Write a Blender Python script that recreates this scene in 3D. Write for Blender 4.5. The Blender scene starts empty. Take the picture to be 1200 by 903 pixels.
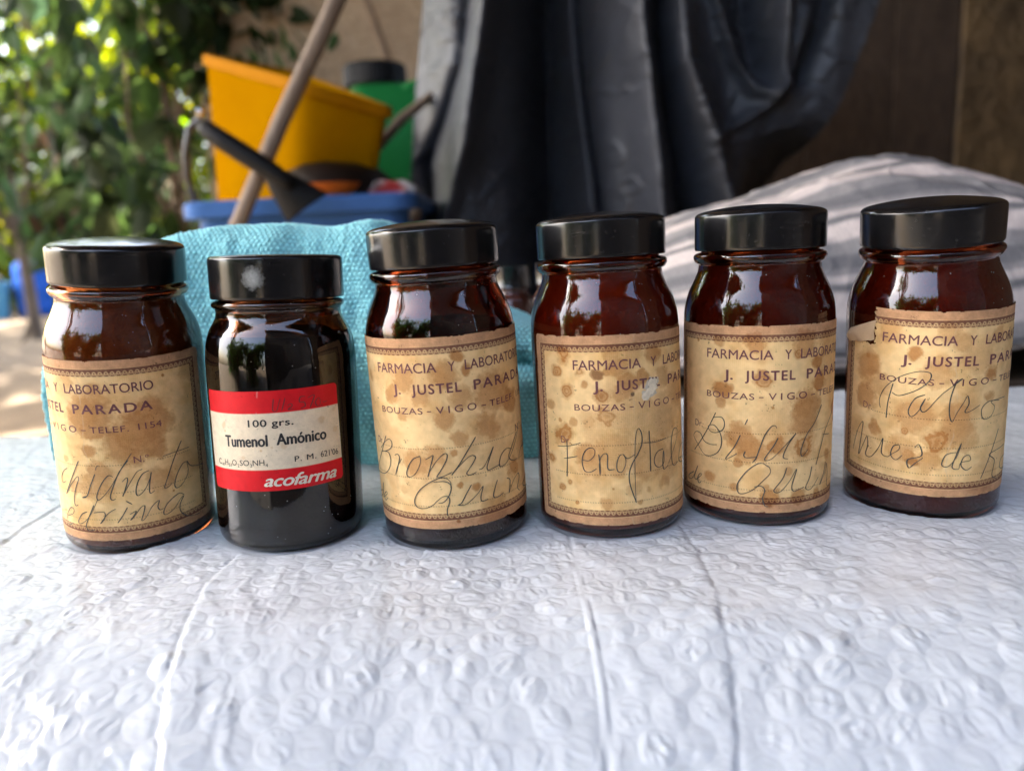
import bpy, math, random
import numpy as np
from mathutils import Matrix, Vector

# ------------------------------------------------------------------ camera, world, sun, exposure
S = bpy.context.scene
COL = S.collection
CAM_H, CAM_PITCH, CAM_ROLL = 0.11126, math.radians(11.0), math.radians(-2.747)
cd = bpy.data.cameras.new('camera'); cam = bpy.data.objects.new('camera', cd); COL.objects.link(cam)
_cp, _sp, _cr, _sr = math.cos(CAM_PITCH), math.sin(CAM_PITCH), math.cos(CAM_ROLL), math.sin(CAM_ROLL)
_fw = Vector((0, _cp, -_sp)); _up = Vector((0, _sp, _cp)); _rt = Vector((1, 0, 0))
_r2 = _rt * _cr + _up * _sr; _u2 = _up * _cr - _rt * _sr
m = Matrix.Identity(4)
for i in range(3):
    m[i][0] = _r2[i]; m[i][1] = _u2[i]; m[i][2] = -_fw[i]
m[2][3] = CAM_H
cam.matrix_world = m
cd.sensor_width = 36; cd.lens = 880.2 / 1200 * 36
cd.clip_start = 0.01; cd.clip_end = 400
cd.dof.use_dof = True; cd.dof.focus_distance = 0.278; cd.dof.aperture_fstop = 7.0
S.camera = cam

SUN_EL, SUN_AZ = math.radians(50), math.radians(-80)       # azimuth from +Y, negative = to the left
sun_dir = Vector((math.sin(SUN_AZ) * math.cos(SUN_EL), math.cos(SUN_AZ) * math.cos(SUN_EL), math.sin(SUN_EL)))
W = bpy.data.worlds.new('World'); S.world = W; W.use_nodes = True
nt = W.node_tree; bg = nt.nodes['Background']
sky = nt.nodes.new('ShaderNodeTexSky'); sky.sky_type = 'NISHITA'; sky.sun_disc = False
sky.sun_elevation = SUN_EL; sky.sun_rotation = SUN_AZ
sky.dust_density = 4.5; sky.air_density = .9; sky.ozone_density = 0.3
nt.links.new(sky.outputs[0], bg.inputs[0]); bg.inputs[1].default_value = 0.13
sd = bpy.data.lights.new('sun', 'SUN'); so = bpy.data.objects.new('sun', sd); COL.objects.link(so)
sd.energy = 4.0; sd.angle = math.radians(0.5); sd.color = (1.0, 0.94, 0.84)
so.rotation_euler = sun_dir.to_track_quat('Z', 'Y').to_euler(); so.location = (-3, 3, 8)
S.view_settings.view_transform = 'Standard'; S.view_settings.look = 'None'
S.view_settings.gamma = 1; S.view_settings.use_curve_mapping = False
S.view_settings.exposure = 3.55
S.render.engine = 'CYCLES'
S.cycles.use_denoising = True
S.cycles.max_bounces = 12; S.cycles.transmission_bounces = 10; S.cycles.diffuse_bounces = 5
S.cycles.sample_clamp_indirect = 6.0

# ------------------------------------------------------------------ numpy noise
def _hash(ix, iy, seed):
    n = (ix * 374761393 + iy * 668265263 + seed * 2147483647 * 31) & 0xffffffff
    n = ((n ^ (n >> 13)) * 1274126177) & 0xffffffff
    n = n ^ (n >> 16)
    return (n & 0xffff) / 65535.0
def vnoise(x, y, seed=0):
    x = np.asarray(x, float); y = np.asarray(y, float)
    ix = np.floor(x).astype(np.int64); iy = np.floor(y).astype(np.int64)
    fx = x - ix; fy = y - iy
    fx = fx * fx * (3 - 2 * fx); fy = fy * fy * (3 - 2 * fy)
    a = _hash(ix, iy, seed); b = _hash(ix + 1, iy, seed); c = _hash(ix, iy + 1, seed); d = _hash(ix + 1, iy + 1, seed)
    return (a * (1 - fx) + b * fx) * (1 - fy) + (c * (1 - fx) + d * fx) * fy * 1.0
def fbm(x, y, seed=0, o=4):
    s = 0; a = .5; t = 0
    for k in range(o):
        s = s + a * vnoise(np.asarray(x) * 2 ** k + 17.3 * k, np.asarray(y) * 2 ** k + 5.1 * k, seed + k); t += a; a *= .5
    return s / t
def sstep(a, b, x):
    t = np.clip((x - a) / (b - a), 0, 1); return t * t * (3 - 2 * t)
def polydist(X, Y, pts):
    """distance and signed side to a polyline"""
    best = np.full(np.shape(X), 1e9); side = np.zeros(np.shape(X))
    for (x0, y0), (x1, y1) in zip(pts[:-1], pts[1:]):
        dx, dy = x1 - x0, y1 - y0; L2 = dx * dx + dy * dy
        t = np.clip(((X - x0) * dx + (Y - y0) * dy) / L2, 0, 1)
        ex = X - x0 - t * dx; ey = Y - y0 - t * dy
        d = np.hypot(ex, ey); c = (dx * ey - dy * ex) / math.sqrt(L2)
        u = d < best; best = np.where(u, d, best); side = np.where(u, np.sign(c), side)
    return best, side

# ------------------------------------------------------------------ mesh helpers
def link(name, me, mat=None, parent=None):
    o = bpy.data.objects.new(name, me); COL.objects.link(o)
    if mat: me.materials.append(mat)
    if parent: o.parent = parent
    return o
def tag(o, label=None, cat=None, group=None, kind=None):
    if label: o['label'] = label
    if cat: o['category'] = cat
    if group: o['group'] = group
    if kind: o['kind'] = kind
    return o
def empty(name, loc=(0, 0, 0), rotz=0):
    o = bpy.data.objects.new(name, None); COL.objects.link(o); o.location = loc; o.rotation_euler = (0, 0, rotz)
    o.empty_display_size = .02
    return o
class MB:
    """collects geometry for one mesh"""
    def __init__(s): s.v = []; s.f = []; s.c = []
    def add(s, v, f, col=None):
        n = len(s.v); s.v += [tuple(p) for p in v]; s.f += [tuple(i + n for i in q) for q in f]
        if col is not None: s.c += [tuple(col)] * len(v)
        return s
    def box(s, lo, hi, M=None):
        (a, b, c), (d, e, f) = lo, hi
        v = [(a, b, c), (d, b, c), (d, e, c), (a, e, c), (a, b, f), (d, b, f), (d, e, f), (a, e, f)]
        if M is not None: v = [tuple(M @ Vector(p)) for p in v]
        return s.add(v, [(3, 2, 1, 0), (4, 5, 6, 7), (0, 1, 5, 4), (1, 2, 6, 5), (2, 3, 7, 6), (3, 0, 4, 7)])
    def tube(s, pts, radii, seg=10, cap=True):
        pts = [Vector(p) for p in pts]
        if not hasattr(radii, '__len__'): radii = [radii] * len(pts)
        rings = []; prev = None
        for i, p in enumerate(pts):
            t = (pts[min(i + 1, len(pts) - 1)] - pts[max(i - 1, 0)]).normalized()
            if prev is None:
                a = Vector((0, 0, 1)) if abs(t.z) < .9 else Vector((1, 0, 0))
                n = t.cross(a).normalized()
            else:
                n = (prev - t * prev.dot(t)).normalized()
            prev = n; b = t.cross(n)
            rings.append([p + (n * math.cos(2 * math.pi * k / seg) + b * math.sin(2 * math.pi * k / seg)) * radii[i] for k in range(seg)])
        v = [q for r in rings for q in r]; f = []
        for i in range(len(pts) - 1):
            for k in range(seg):
                k2 = (k + 1) % seg
                f.append((i * seg + k, i * seg + k2, (i + 1) * seg + k2, (i + 1) * seg + k))
        if cap:
            f.append(tuple(range(seg - 1, -1, -1))); f.append(tuple((len(pts) - 1) * seg + k for k in range(seg)))
        return s.add(v, f)
    def lathe(s, prof, seg=48, M=None):
        """prof: (r, z) from the bottom up outside; r = 0 closes"""
        v = []; f = []; idx = []
        for r, z in prof:
            if r < 1e-9: idx.append([len(v)]); v.append((0, 0, z))
            else:
                idx.append(list(range(len(v), len(v) + seg)))
                v += [(r * math.cos(2 * math.pi * k / seg), r * math.sin(2 * math.pi * k / seg), z) for k in range(seg)]
        for A, B in zip(idx[:-1], idx[1:]):
            for k in range(seg):
                k2 = (k + 1) % seg
                if len(A) == 1 and len(B) == 1: continue
                if len(A) == 1: f.append((A[0], B[k2], B[k]))
                elif len(B) == 1: f.append((A[k], A[k2], B[0]))
                else: f.append((A[k], A[k2], B[k2], B[k]))
        if M is not None: v = [tuple(M @ Vector(p)) for p in v]
        return s.add(v, f)
    def build(s, name, mat=None, parent=None, smooth=None, bevel=0):
        me = bpy.data.meshes.new(name); me.from_pydata(s.v, [], s.f); me.update()
        if s.c and len(s.c) == len(s.v):
            a = me.color_attributes.new('Col', 'FLOAT_COLOR', 'POINT')
            a.data.foreach_set('color', np.array(s.c, dtype=np.float32).ravel())
        o = link(name, me, mat, parent)
        if bevel:
            md = o.modifiers.new('bevel', 'BEVEL'); md.width = bevel; md.segments = 3; md.limit_method = 'ANGLE'
        if smooth is not None:
            me.polygons.foreach_set('use_smooth', [True] * len(me.polygons))
            if smooth < 180: me.set_sharp_from_angle(angle=math.radians(smooth))
        return o
def raw_mesh(name, V, loops, starts, smooth=True, col=None):
    me = bpy.data.meshes.new(name)
    V = np.asarray(V, dtype=np.float32)
    me.vertices.add(len(V)); me.vertices.foreach_set('co', V.ravel())
    me.loops.add(len(loops)); me.loops.foreach_set('vertex_index', np.asarray(loops, dtype=np.int32))
    me.polygons.add(len(starts)); me.polygons.foreach_set('loop_start', np.asarray(starts, dtype=np.int32))
    me.update(calc_edges=True); me.validate()
    me.polygons.foreach_set('use_smooth', np.full(len(me.polygons), smooth, dtype=bool))
    if col is not None:
        a = me.color_attributes.new('Col', 'FLOAT_COLOR', 'POINT')
        c = np.ones((len(V), 4), dtype=np.float32); c[:, :3] = np.asarray(col).reshape(-1, 3)
        a.data.foreach_set('color', c.ravel())
    return me
def grid_mesh(name, P, mat=None, parent=None, col=None, keep=None, flip=False):
    """P: (n, m, 3) grid of points"""
    n, mm = P.shape[:2]
    i = np.arange(n * mm).reshape(n, mm)
    Q = np.stack([i[:-1, :-1], i[:-1, 1:], i[1:, 1:], i[1:, :-1]], -1)
    if flip: Q = Q[..., ::-1]
    Q = Q.reshape(-1, 4)
    if keep is not None: Q = Q[np.asarray(keep).ravel()]
    me = raw_mesh(name, P.reshape(-1, 3), Q.ravel(), np.arange(len(Q)) * 4, True, None if col is None else col.reshape(-1, 3))
    return link(name, me, mat, parent)

# ------------------------------------------------------------------ materials
class NT:
    def __init__(s, name):
        s.m = bpy.data.materials.new(name); s.m.use_nodes = True; s.t = s.m.node_tree
        s.b = s.t.nodes['Principled BSDF']; s.out = s.t.nodes['Material Output']
    def n(s, ty, **kw):
        x = s.t.nodes.new(ty)
        for k, v in kw.items(): setattr(x, k, v)
        return x
    def l(s, a, b): s.t.links.new(a, b)
    def coord(s): return s.n('ShaderNodeTexCoord').outputs['Object']
    def noise(s, scale, detail=4, rough=.55, vec=None, stretch=None):
        x = s.n('ShaderNodeTexNoise'); x.inputs['Scale'].default_value = scale; x.inputs['Detail'].default_value = detail
        x.inputs['Roughness'].default_value = rough
        v = vec or s.coord()
        if stretch:
            mp = s.n('ShaderNodeMapping'); mp.inputs['Scale'].default_value = stretch; s.l(v, mp.inputs['Vector']); v = mp.outputs[0]
        s.l(v, x.inputs['Vector']); return x.outputs['Fac']
    def ramp(s, fac, stops):
        r = s.n('ShaderNodeValToRGB'); e = r.color_ramp.elements
        while len(e) < len(stops): e.new(.5)
        for k, (p, c) in enumerate(stops):
            e[k].position = p; e[k].color = (*c, 1) if hasattr(c, '__len__') else (c, c, c, 1)
        s.l(fac, r.inputs[0]); return r.outputs[0]
    def bump(s, h, strength=.3, dist=.001):
        b = s.n('ShaderNodeBump'); b.inputs['Strength'].default_value = strength; b.inputs['Distance'].default_value = dist
        s.l(h, b.inputs['Height']); s.l(b.outputs[0], s.b.inputs['Normal']); return b
    def set(s, **kw):
        for k, v in kw.items():
            i = s.b.inputs[k.replace('_', ' ')]
            i.default_value = (*v, 1) if (hasattr(v, '__len__') and len(v) == 3) else v
        return s
def pm(name, c, rough=.5, c2=None, scale=20, bump=0, bscale=None, stretch=None, bdist=.002, **kw):
    t = NT(name); c2 = c2 or tuple(x * .8 for x in c)
    f = t.noise(scale, stretch=stretch)
    t.l(t.ramp(f, [(.3, c), (.7, c2)]), t.b.inputs['Base Color'])
    t.set(Roughness=rough, **kw)
    if bump: t.bump(t.noise(bscale or scale * 3, 5, stretch=stretch), bump, bdist)
    return t.m
def attr_mat(name, rough=.7, bump=0, bscale=500, bdist=.0002, var=0, **kw):
    t = NT(name); a = t.n('ShaderNodeAttribute', attribute_name='Col')
    t.l(a.outputs['Color'], t.b.inputs['Base Color']); t.set(Roughness=rough, **kw)
    if bump: t.bump(t.noise(bscale, 4), bump, bdist)
    return t.m

# ink strokes and stains on the labels, in mm around / up each jar
INK={
3:[[-24.5,43.2,-27.7,38.3,-30.6,34.6,-34.4,30.5,-39.2,26.6],[-29.7,37.6,-26.0,40.4,-22.9,42.2,-21.2,41.2,-22.0,39.0,-25.5,37.2,-28.9,36.5,-24.4,37.0,-23.0,34.9,-23.8,31.7,-26.7,28.7,-30.7,27.4,-39.2,26.6],[-20.4,36.4,-18.7,37.0,-17.9,35.7,-19.1,32.5,-20.9,28.9,-19.6,31.9,-16.8,35.5],[-8.8,37.0,-11.8,35.7,-14.3,32.5,-15.2,29.7,-13.9,28.8,-11.4,30.3,-9.4,33.4,-8.7,36.1,-9.4,37.2],[-6.9,35.7,-5.3,36.5,-3.9,37.2,-5.1,33.4,-6.5,29.3,-6.0,30.8,-2.8,35.1,-0.0,37.6,1.2,37.2,0.6,34.9,-1.7,31.3,-3.2,29.1,-1.1,29.2,2.5,30.6],[12.1,42.4,8.8,38.0,4.9,32.7,2.2,29.5,4.9,32.3,8.0,34.9,10.1,35.8,11.4,34.9,10.4,33.1,8.5,30.7,7.6,29.3,8.9,28.6,11.3,29.3],[12.3,30.0,14.2,30.5,16.5,33.6,18.9,37.2,17.0,33.5,15.6,30.2,16.2,29.0,18.9,29.4,21.6,29.9],[28.8,33.8,25.6,34.9,22.5,33.3,21.1,30.1,22.0,28.9,25.3,29.8,29.6,33.7,33.8,38.6,35.6,41.9],[33.2,39.4,28.6,34.6,26.4,31.3,29.0,29.3,32.4,29.1],[33.6,28.7,36.1,31.7,42.1,33.7,44.6,34.6],[36.7,32.2,43.7,32.0,44.6,32.0],[-31.9,20.4,-39.2,17.9,-39.1,16.3,-39.2,15.3,-32.7,18.9,-30.8,23.6,-32.5,20.6,-33.0,17.5,-30.9,18.1,-28.1,19.9,-29.1,20.4,-31.5,18.2,-30.1,16.8,-27.9,18.3],[1.4,24.8,1.5,26.9,0.0,28.5,-2.2,28.7,-6.5,26.9,-10.5,23.8,-12.8,20.0,-12.1,17.6,-9.3,17.1,-6.1,18.2,-3.6,20.3,-1.3,21.7,0.4,21.2,0.6,19.5,-0.5,16.6,-0.6,14.2],[-4.7,27.2,-1.2,27.4,1.0,26.5,1.6,24.8,0.6,21.9,-1.4,19.6,-3.6,19.1],[9.0,25.0,6.8,21.7,4.9,18.7,3.6,18.0,6.5,17.9,10.9,21.0,13.3,23.5,12.2,19.8,12.5,17.9,15.1,18.2],[19.6,24.4,18.3,21.7,17.3,18.9,18.5,17.8,22.1,18.7],[24.3,23.7,26.1,22.4,25.0,17.8,25.9,19.1,28.6,21.9,31.9,23.3,32.6,21.5,30.7,18.1,32.2,16.3],[42.1,19.9,36.4,18.3,36.9,16.5,44.6,14.6]],
1:[[-14.8,34.7,-17.5,33.1,-19.9,29.9,-19.3,28.0,-16.5,29.1],[-8.2,38.7,-12.0,32.2,-17.2,24.1,-15.5,26.1,-11.6,30.4,-9.5,32.3,-9.2,31.1,-11.1,27.3,-12.7,22.5,-12.3,20.0,-10.8,20.8],[-1.9,34.0,-4.1,29.4,-6.2,24.8,-8.4,24.0,-5.9,25.0],[-1.5,35.5,-1.1,36.8,-0.1,37.5],[4.6,32.8,2.9,33.4,0.3,30.3,-2.1,25.3,-1.5,23.6,1.0,25.8,3.9,29.6,7.7,36.0,11.7,41.8],[10.3,39.2,6.8,34.5,4.2,28.7,2.9,24.9,3.6,23.6,4.8,24.2],[7.5,30.7,9.2,32.3,9.4,31.0,8.3,27.5,7.3,25.0,8.1,26.5,10.7,31.0,12.9,34.2,14.8,35.0],[17.0,34.1,14.6,33.0,12.6,29.5,11.9,25.8,12.8,24.7,15.2,27.0,17.2,31.2,17.7,33.2,16.7,28.1,16.7,24.9,18.4,25.7],[30.2,43.1,26.5,36.7,23.2,29.2,22.0,25.9,23.6,26.0,25.0,27.1],[22.3,38.7,27.4,39.3,33.6,39.5],[32.3,34.0,29.9,33.6,27.2,30.0,25.9,25.9,27.1,24.5,29.7,26.0,32.2,29.7,32.0,34.0,34.0,31.5,41.3,29.9],[-23.3,15.5,-18.0,17.1],[-18.0,14.7,-14.3,16.4,-13.4,18.4,-15.3,18.7,-18.1,15.3,-19.4,11.8,-16.9,11.3,-14.9,12.5],[-6.8,18.4,-9.1,17.3,-11.3,14.4,-11.3,12.9,-8.8,13.9,-5.4,17.4,-1.8,23.9],[-3.6,21.4,-6.8,15.2,-7.9,12.4,-7.0,10.8,-4.3,11.2],[-4.1,18.3,-1.2,18.8,0.3,18.5,-0.0,16.3,-1.8,14.0,-0.9,15.3,1.7,18.4,4.4,20.1],[8.5,20.4,6.4,16.8,4.6,14.3],[8.2,23.0,10.2,21.5],[9.0,17.4,11.3,18.5,10.1,16.3,9.1,15.1,10.2,16.0,13.0,19.7,14.4,20.2,13.9,17.7,12.9,14.5,14.3,15.2,16.9,19.4,19.5,21.4,18.9,18.9,19.6,17.4,20.9,17.7],[29.5,20.7,27.2,22.1,22.7,19.5,20.8,16.2,21.6,14.9,24.7,16.3,27.9,19.8,29.1,20.4,27.5,17.7,27.3,14.8,29.4,12.0,32.7,10.7,36.4,10.3]],
4:[[-24.1,34.8,-19.3,35.4,-15.6,36.4,-13.8,37.1],[-19.5,37.7,-19.6,31.6,-20.2,23.6],[-21.2,30.4,-18.3,31.1,-15.3,31.9],[-13.5,30.7,-10.9,30.5,-8.9,32.4,-8.6,34.5,-9.9,35.4,-11.8,34.5,-13.1,32.3,-13.5,29.6,-12.7,26.6,-10.5,26.2,-8.1,27.6],[-7.2,33.0,-6.9,29.3,-7.0,25.5,-7.1,29.3,-6.2,32.3,-4.8,33.3,-4.0,32.4,-4.2,29.4,-3.8,27.2,-1.6,27.3],[1.6,32.7,0.3,32.2,-0.8,29.3,-0.6,26.6,0.9,26.1,2.3,28.4,2.5,30.9,1.6,32.7,3.2,31.0,6.0,32.2],[5.9,13.9,5.8,21.0,6.0,31.8,6.6,39.2,7.7,41.7,8.9,39.4,8.8,35.7,7.1,32.2,5.1,29.2,3.7,25.6,3.7,21.8,4.9,17.3,6.0,14.0],[12.0,40.3,12.2,33.5,12.2,24.9],[9.7,36.1,14.4,35.6,20.3,36.0],[18.6,32.3,15.6,31.8,14.0,29.4,14.4,26.8,16.4,25.7,18.8,27.3,18.7,31.5,18.1,27.0,18.7,24.4,21.2,25.6],[21.3,26.0,24.0,29.4,27.7,34.1,28.5,37.5,25.6,38.4,23.7,35.0,23.4,28.5,24.7,24.5,28.6,24.9],[29.5,26.0,37.1,25.6,38.4,29.9,32.1,30.1,29.5,26.0,32.0,23.9,38.4,23.1]],
5:[[-24.4,43.2,-26.0,40.0,-28.4,35.7,-31.8,30.7,-35.4,26.4],[-25.4,41.2,-22.0,41.7,-20.7,39.7,-21.4,37.0,-24.3,35.4,-26.9,35.7,-27.7,37.4,-25.1,38.2,-22.5,35.6,-21.8,31.8,-23.1,28.2,-26.2,26.0,-29.8,25.9,-33.7,29.5,-36.0,31.9,-34.5,33.9,-31.8,33.8,-29.8,31.2,-26.6,30.4,-23.7,30.8],[-14.6,35.7,-16.8,30.9,-20.1,25.9,-18.2,26.7,-15.7,28.5],[-12.1,41.9,-13.1,39.6],[-1.7,38.5,-2.4,39.6,-3.9,39.1,-6.0,35.9,-7.5,31.5,-8.9,27.1,-10.1,25.5],[-12.7,29.6,-13.3,28.0,-12.3,27.1,-8.6,27.7],[-1.2,35.0,-2.7,32.0,-5.9,26.9,-3.6,26.9,0.6,31.0,5.5,36.2,2.7,32.4,0.8,27.7,2.7,26.7],[17.6,45.7,14.2,39.7,10.3,35.4,7.9,29.7,8.5,27.2,11.2,29.8],[28.9,43.0,21.1,35.7,17.5,28.2,15.4,22.8],[18.9,34.0,24.5,33.1],[-35.7,17.3,-39.4,15.0,-39.4,13.5,-36.4,14.7,-33.2,20.3,-35.2,15.7,-34.4,14.4,-32.8,15.5,-31.1,17.1,-31.8,17.5,-33.2,15.5,-32.5,13.5,-31.1,14.5],[-4.5,23.9,-6.6,25.3,-9.1,24.6,-12.6,21.3,-15.4,16.6,-15.1,13.3,-13.0,13.1,-9.4,15.2,-6.4,18.4,-3.9,21.3,-3.9,23.3,-4.8,24.4],[-9.4,16.0,-6.9,16.4,-5.6,14.8,-6.3,11.7,-5.5,8.8,-4.2,8.5],[2.3,23.4,0.9,19.4,-2.3,14.8,-0.2,14.1,3.1,17.6,6.2,22.5,4.5,16.5,5.1,14.1,7.2,14.4,9.6,15.2],[13.1,22.6,12.2,18.6,10.4,14.6,13.1,13.9,17.0,17.7],[21.9,22.7,20.6,18.6,18.1,14.6,19.1,15.5,22.2,19.3,22.8,21.9,23.9,17.7,23.7,12.8,28.5,12.4]],
6:[[-29.0,44.3,-29.4,47.8,-27.3,52.7,-22.4,57.3,-16.5,59.8,-12.4,59.4,-12.6,56.5,-16.2,53.0,-22.1,50.2,-24.8,51.1],[-24.5,54.6,-26.1,47.4,-26.6,40.7],[-13.7,51.2,-16.9,49.5,-18.9,44.9,-17.9,42.5,-15.7,44.7,-13.5,49.7,-15.0,46.2,-13.4,44.8,-8.4,51.3,-2.7,56.1,-1.7,57.0,-3.8,55.4,-5.4,49.7,-5.5,43.9,-4.4,40.9,-2.9,44.3,-0.8,48.0,0.5,50.3,1.1,47.3,-0.2,44.5,1.3,44.2,5.5,46.3],[15.4,46.3,9.5,47.0,6.4,44.7,7.2,40.8,10.7,40.9,12.7,44.2,10.8,46.8,19.4,46.7],[-42.1,23.6,-40.6,29.1,-38.8,33.9,-36.6,36.9,-37.0,32.4,-37.7,27.9,-38.4,22.8,-35.8,28.5,-34.3,31.5,-33.9,27.9,-34.8,23.9,-32.3,23.6,-29.2,28.0,-27.5,32.3,-27.9,26.4,-25.6,25.3,-24.2,26.6,-21.7,28.8,-21.4,30.7,-23.5,30.0,-24.4,26.4,-22.5,24.7,-20.2,27.0],[-16.3,30.4,-14.9,31.8,-13.9,27.6,-18.4,25.4,-17.9,22.2,-15.9,24.3,-13.3,26.8],[-2.3,28.9,-5.8,28.1,-7.1,24.2,-4.9,23.5,-2.2,27.1,-0.7,32.3,-2.3,27.9,-3.5,23.1,-1.2,22.3,-0.5,24.7,3.0,25.3,2.3,27.4,0.4,26.7,-0.4,23.7,1.7,21.5,3.8,22.7],[16.2,35.1,12.9,27.4,8.0,17.1],[23.2,27.0,11.8,26.2,15.0,22.8,14.1,17.1,17.3,14.9],[27.8,21.8,21.0,22.0,20.0,18.4,27.8,16.5,27.8,20.8]],
2:[[4.3,58.8,3.8,54.7,5.2,54.6,6.1,57.4,6.6,58.8],[8.3,59.0,6.9,54.4],[8.9,56.1,10.2,56.8,10.6,55.9,9.1,54.7,11.1,54.8],[15.4,59.0,13.6,58.9,13.3,57.1,14.9,56.9,15.2,55.4,13.5,54.7],[16.2,58.3,18.8,59.0,16.9,54.6],[20.2,57.8,19.1,56.5,19.7,54.9,20.9,55.5,20.8,57.6,20.1,57.8],[21.5,55.1,21.6,54.8],[22.0,56.0,23.9,56.2]],
}
STAIN={
3:[(7.5,72.3,2.1,0.7),(2.7,66.4,4.5,0.55),(10.6,67.4,1.9,0.7),(-12.0,64.8,4.3,0.55),(-18.0,59.6,3.0,0.55),(-6.3,58.3,3.0,0.5),(-14.9,51.6,1.7,0.5),(7.5,57.3,4.0,0.5),(15.9,61.4,3.2,0.4),(20.8,57.8,7.0,0.55),(29.8,52.5,3.9,0.6),(1.3,50.6,3.3,0.75),(17.6,45.6,4.9,0.75),(44.6,56.7,3.5,0.6),(-31.7,65.4,1.8,0.5),(6.2,42.1,2.7,0.5),(-10.7,33.9,5.0,0.75),(-3.2,36.9,3.5,0.5),(3.6,37.6,1.6,0.6),(29.3,27.0,3.0,0.6),(10.5,23.5,1.8,0.7),(4.8,25.3,1.1,0.9),(-16.7,23.8,1.5,0.3),(18.0,12.5,5.4,0.4),(3.1,11.7,0.8,0.9)],
1:[(-1.8,56.9,7.8,0.6),(-0.8,50.3,3.6,0.6),(19.1,56.8,5.4,0.6),(15.9,50.6,7.9,0.65),(22.0,52.0,4.9,0.55),(10.7,45.7,7.9,0.6),(19.0,43.2,4.9,0.6),(-3.4,42.9,2.2,0.6),(-10.0,69.3,2.4,0.4),(14.8,57.1,0.9,1.0),(1.3,64.1,3.5,0.4),(24.8,70.2,0.5,1.0),(36.0,70.2,3.7,0.35),(-0.4,34.6,4.4,0.5),(-2.9,28.9,5.7,0.45),(-15.0,38.5,1.3,0.4),(-10.6,28.0,2.6,0.4),(21.0,29.7,4.4,0.4),(25.1,23.8,0.5,1.0),(-3.1,43.2,2.2,0.5)],
4:[(-19.0,69.6,3.1,-0.6),(-22.7,63.1,2.0,-0.7),(-18.1,55.8,2.6,-0.9),(-11.1,58.9,1.3,0.8),(-13.0,63.5,1.7,-0.5),(-6.5,62.0,2.0,1.3),(-5.4,54.0,2.3,-1.1),(-3.4,62.8,1.4,0.5),(-0.9,69.4,2.8,0.4),(1.1,64.8,3.4,0.5),(6.4,68.8,3.3,0.4),(14.1,68.0,2.8,0.8),(4.3,58.9,3.9,0.8),(9.8,60.6,2.3,0.6),(1.9,55.7,3.4,0.5),(19.3,59.3,3.4,0.4),(27.9,52.5,5.9,0.4),(-4.0,46.8,3.4,-0.5),(-10.3,44.5,2.3,0.4),(-16.4,44.8,1.5,0.5),(-21.9,44.9,0.9,0.8),(17.8,43.8,7.6,0.35),(-26.5,50.3,1.8,0.5),(7.4,44.2,8.6,0.3),(5.9,54.5,0.6,1.5),(-20.7,39.7,3.8,-0.7),(-27.3,29.6,2.0,-0.7),(-22.3,19.4,1.4,-0.9),(-18.9,21.6,1.1,-0.9),(-16.2,13.9,0.7,0.9),(-2.4,19.8,0.5,0.9),(-5.0,13.8,2.2,0.5),(-1.4,34.0,7.4,0.4),(12.3,30.8,7.5,0.4),(-11.9,32.9,3.8,0.5),(-9.4,27.6,4.3,0.35),(0.4,26.9,3.2,0.4),(10.3,26.3,3.8,0.4),(6.0,19.4,2.7,0.3),(11.2,18.5,1.1,0.4),(18.9,19.6,2.2,0.4),(21.7,26.7,5.4,0.35),(7.5,13.7,1.1,0.5)],
5:[(-10.5,70.3,3.3,0.6),(-23.2,70.9,1.9,0.5),(-33.1,70.1,0.6,0.9),(8.6,69.6,4.4,0.55),(5.7,65.7,1.9,-0.7),(13.9,61.9,2.5,0.7),(-6.8,55.5,3.0,-0.8),(-7.7,58.2,2.2,0.6),(-21.8,52.4,3.4,0.7),(-22.3,47.8,2.0,0.5),(16.0,54.4,3.4,0.7),(10.2,45.6,6.2,0.8),(31.0,42.5,3.2,0.8),(17.1,65.4,1.7,0.5),(33.0,61.5,2.3,0.5),(-3.2,46.3,0.4,0.9),(5.6,49.4,0.6,1.0),(18.8,69.6,2.8,0.4),(-14.3,34.9,4.9,0.85),(-10.7,30.8,4.9,0.85),(-1.7,32.1,3.2,0.7),(9.0,31.2,4.9,-0.9),(9.3,40.9,5.9,0.8),(-15.2,24.7,1.5,0.8),(-26.8,17.6,2.3,0.9),(-16.1,15.0,1.7,0.85),(-4.9,16.2,1.1,0.5),(3.1,22.0,1.6,0.5),(-3.8,12.0,3.3,0.7),(7.8,11.8,2.8,0.6),(23.0,25.3,2.0,0.8),(16.5,11.6,1.7,0.6),(-6.6,28.3,2.2,0.5)],
6:[(-34.6,59.9,5.0,0.6),(-35.4,47.5,4.6,0.6),(-17.2,66.4,2.1,0.7),(-16.7,42.6,5.9,0.5),(-8.8,33.1,4.5,-0.9),(-19.8,36.2,1.5,-0.9),(-16.4,24.5,1.8,1.1),(-17.7,27.4,2.5,0.6),(-2.4,42.8,4.9,0.5),(-2.1,36.9,5.9,0.45),(-20.5,30.0,5.1,0.4),(-6.7,74.3,3.7,0.4),(-2.3,70.4,2.8,0.4),(9.7,57.6,2.9,0.7),(-34.7,63.9,0.8,1.0),(-31.4,36.0,2.6,0.6),(-11.7,24.9,4.1,0.4),(9.8,17.0,6.3,0.3),(-29.9,53.7,4.0,0.4),(4.2,64.1,5.6,0.3),(1.9,32.5,4.0,0.35),(12.2,71.3,2.8,0.4),(-25.7,73.9,3.8,0.35),(9.3,49.0,2.0,0.5),(-10.0,59.4,4.7,0.4)],
2:[(-16.9,48.5,1.5,-0.5),(20.9,49.5,1.8,0.5),(6.6,41.3,1.8,0.4),(-8.6,37.2,1.5,0.4),(-1.5,39.9,0.7,0.7),(14.8,36.2,1.5,0.3),(26.7,45.1,1.2,0.4),(-16.3,46.5,0.5,0.8),(26.5,52.6,0.9,0.3),(2.6,41.0,0.6,0.4)],
}

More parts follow.
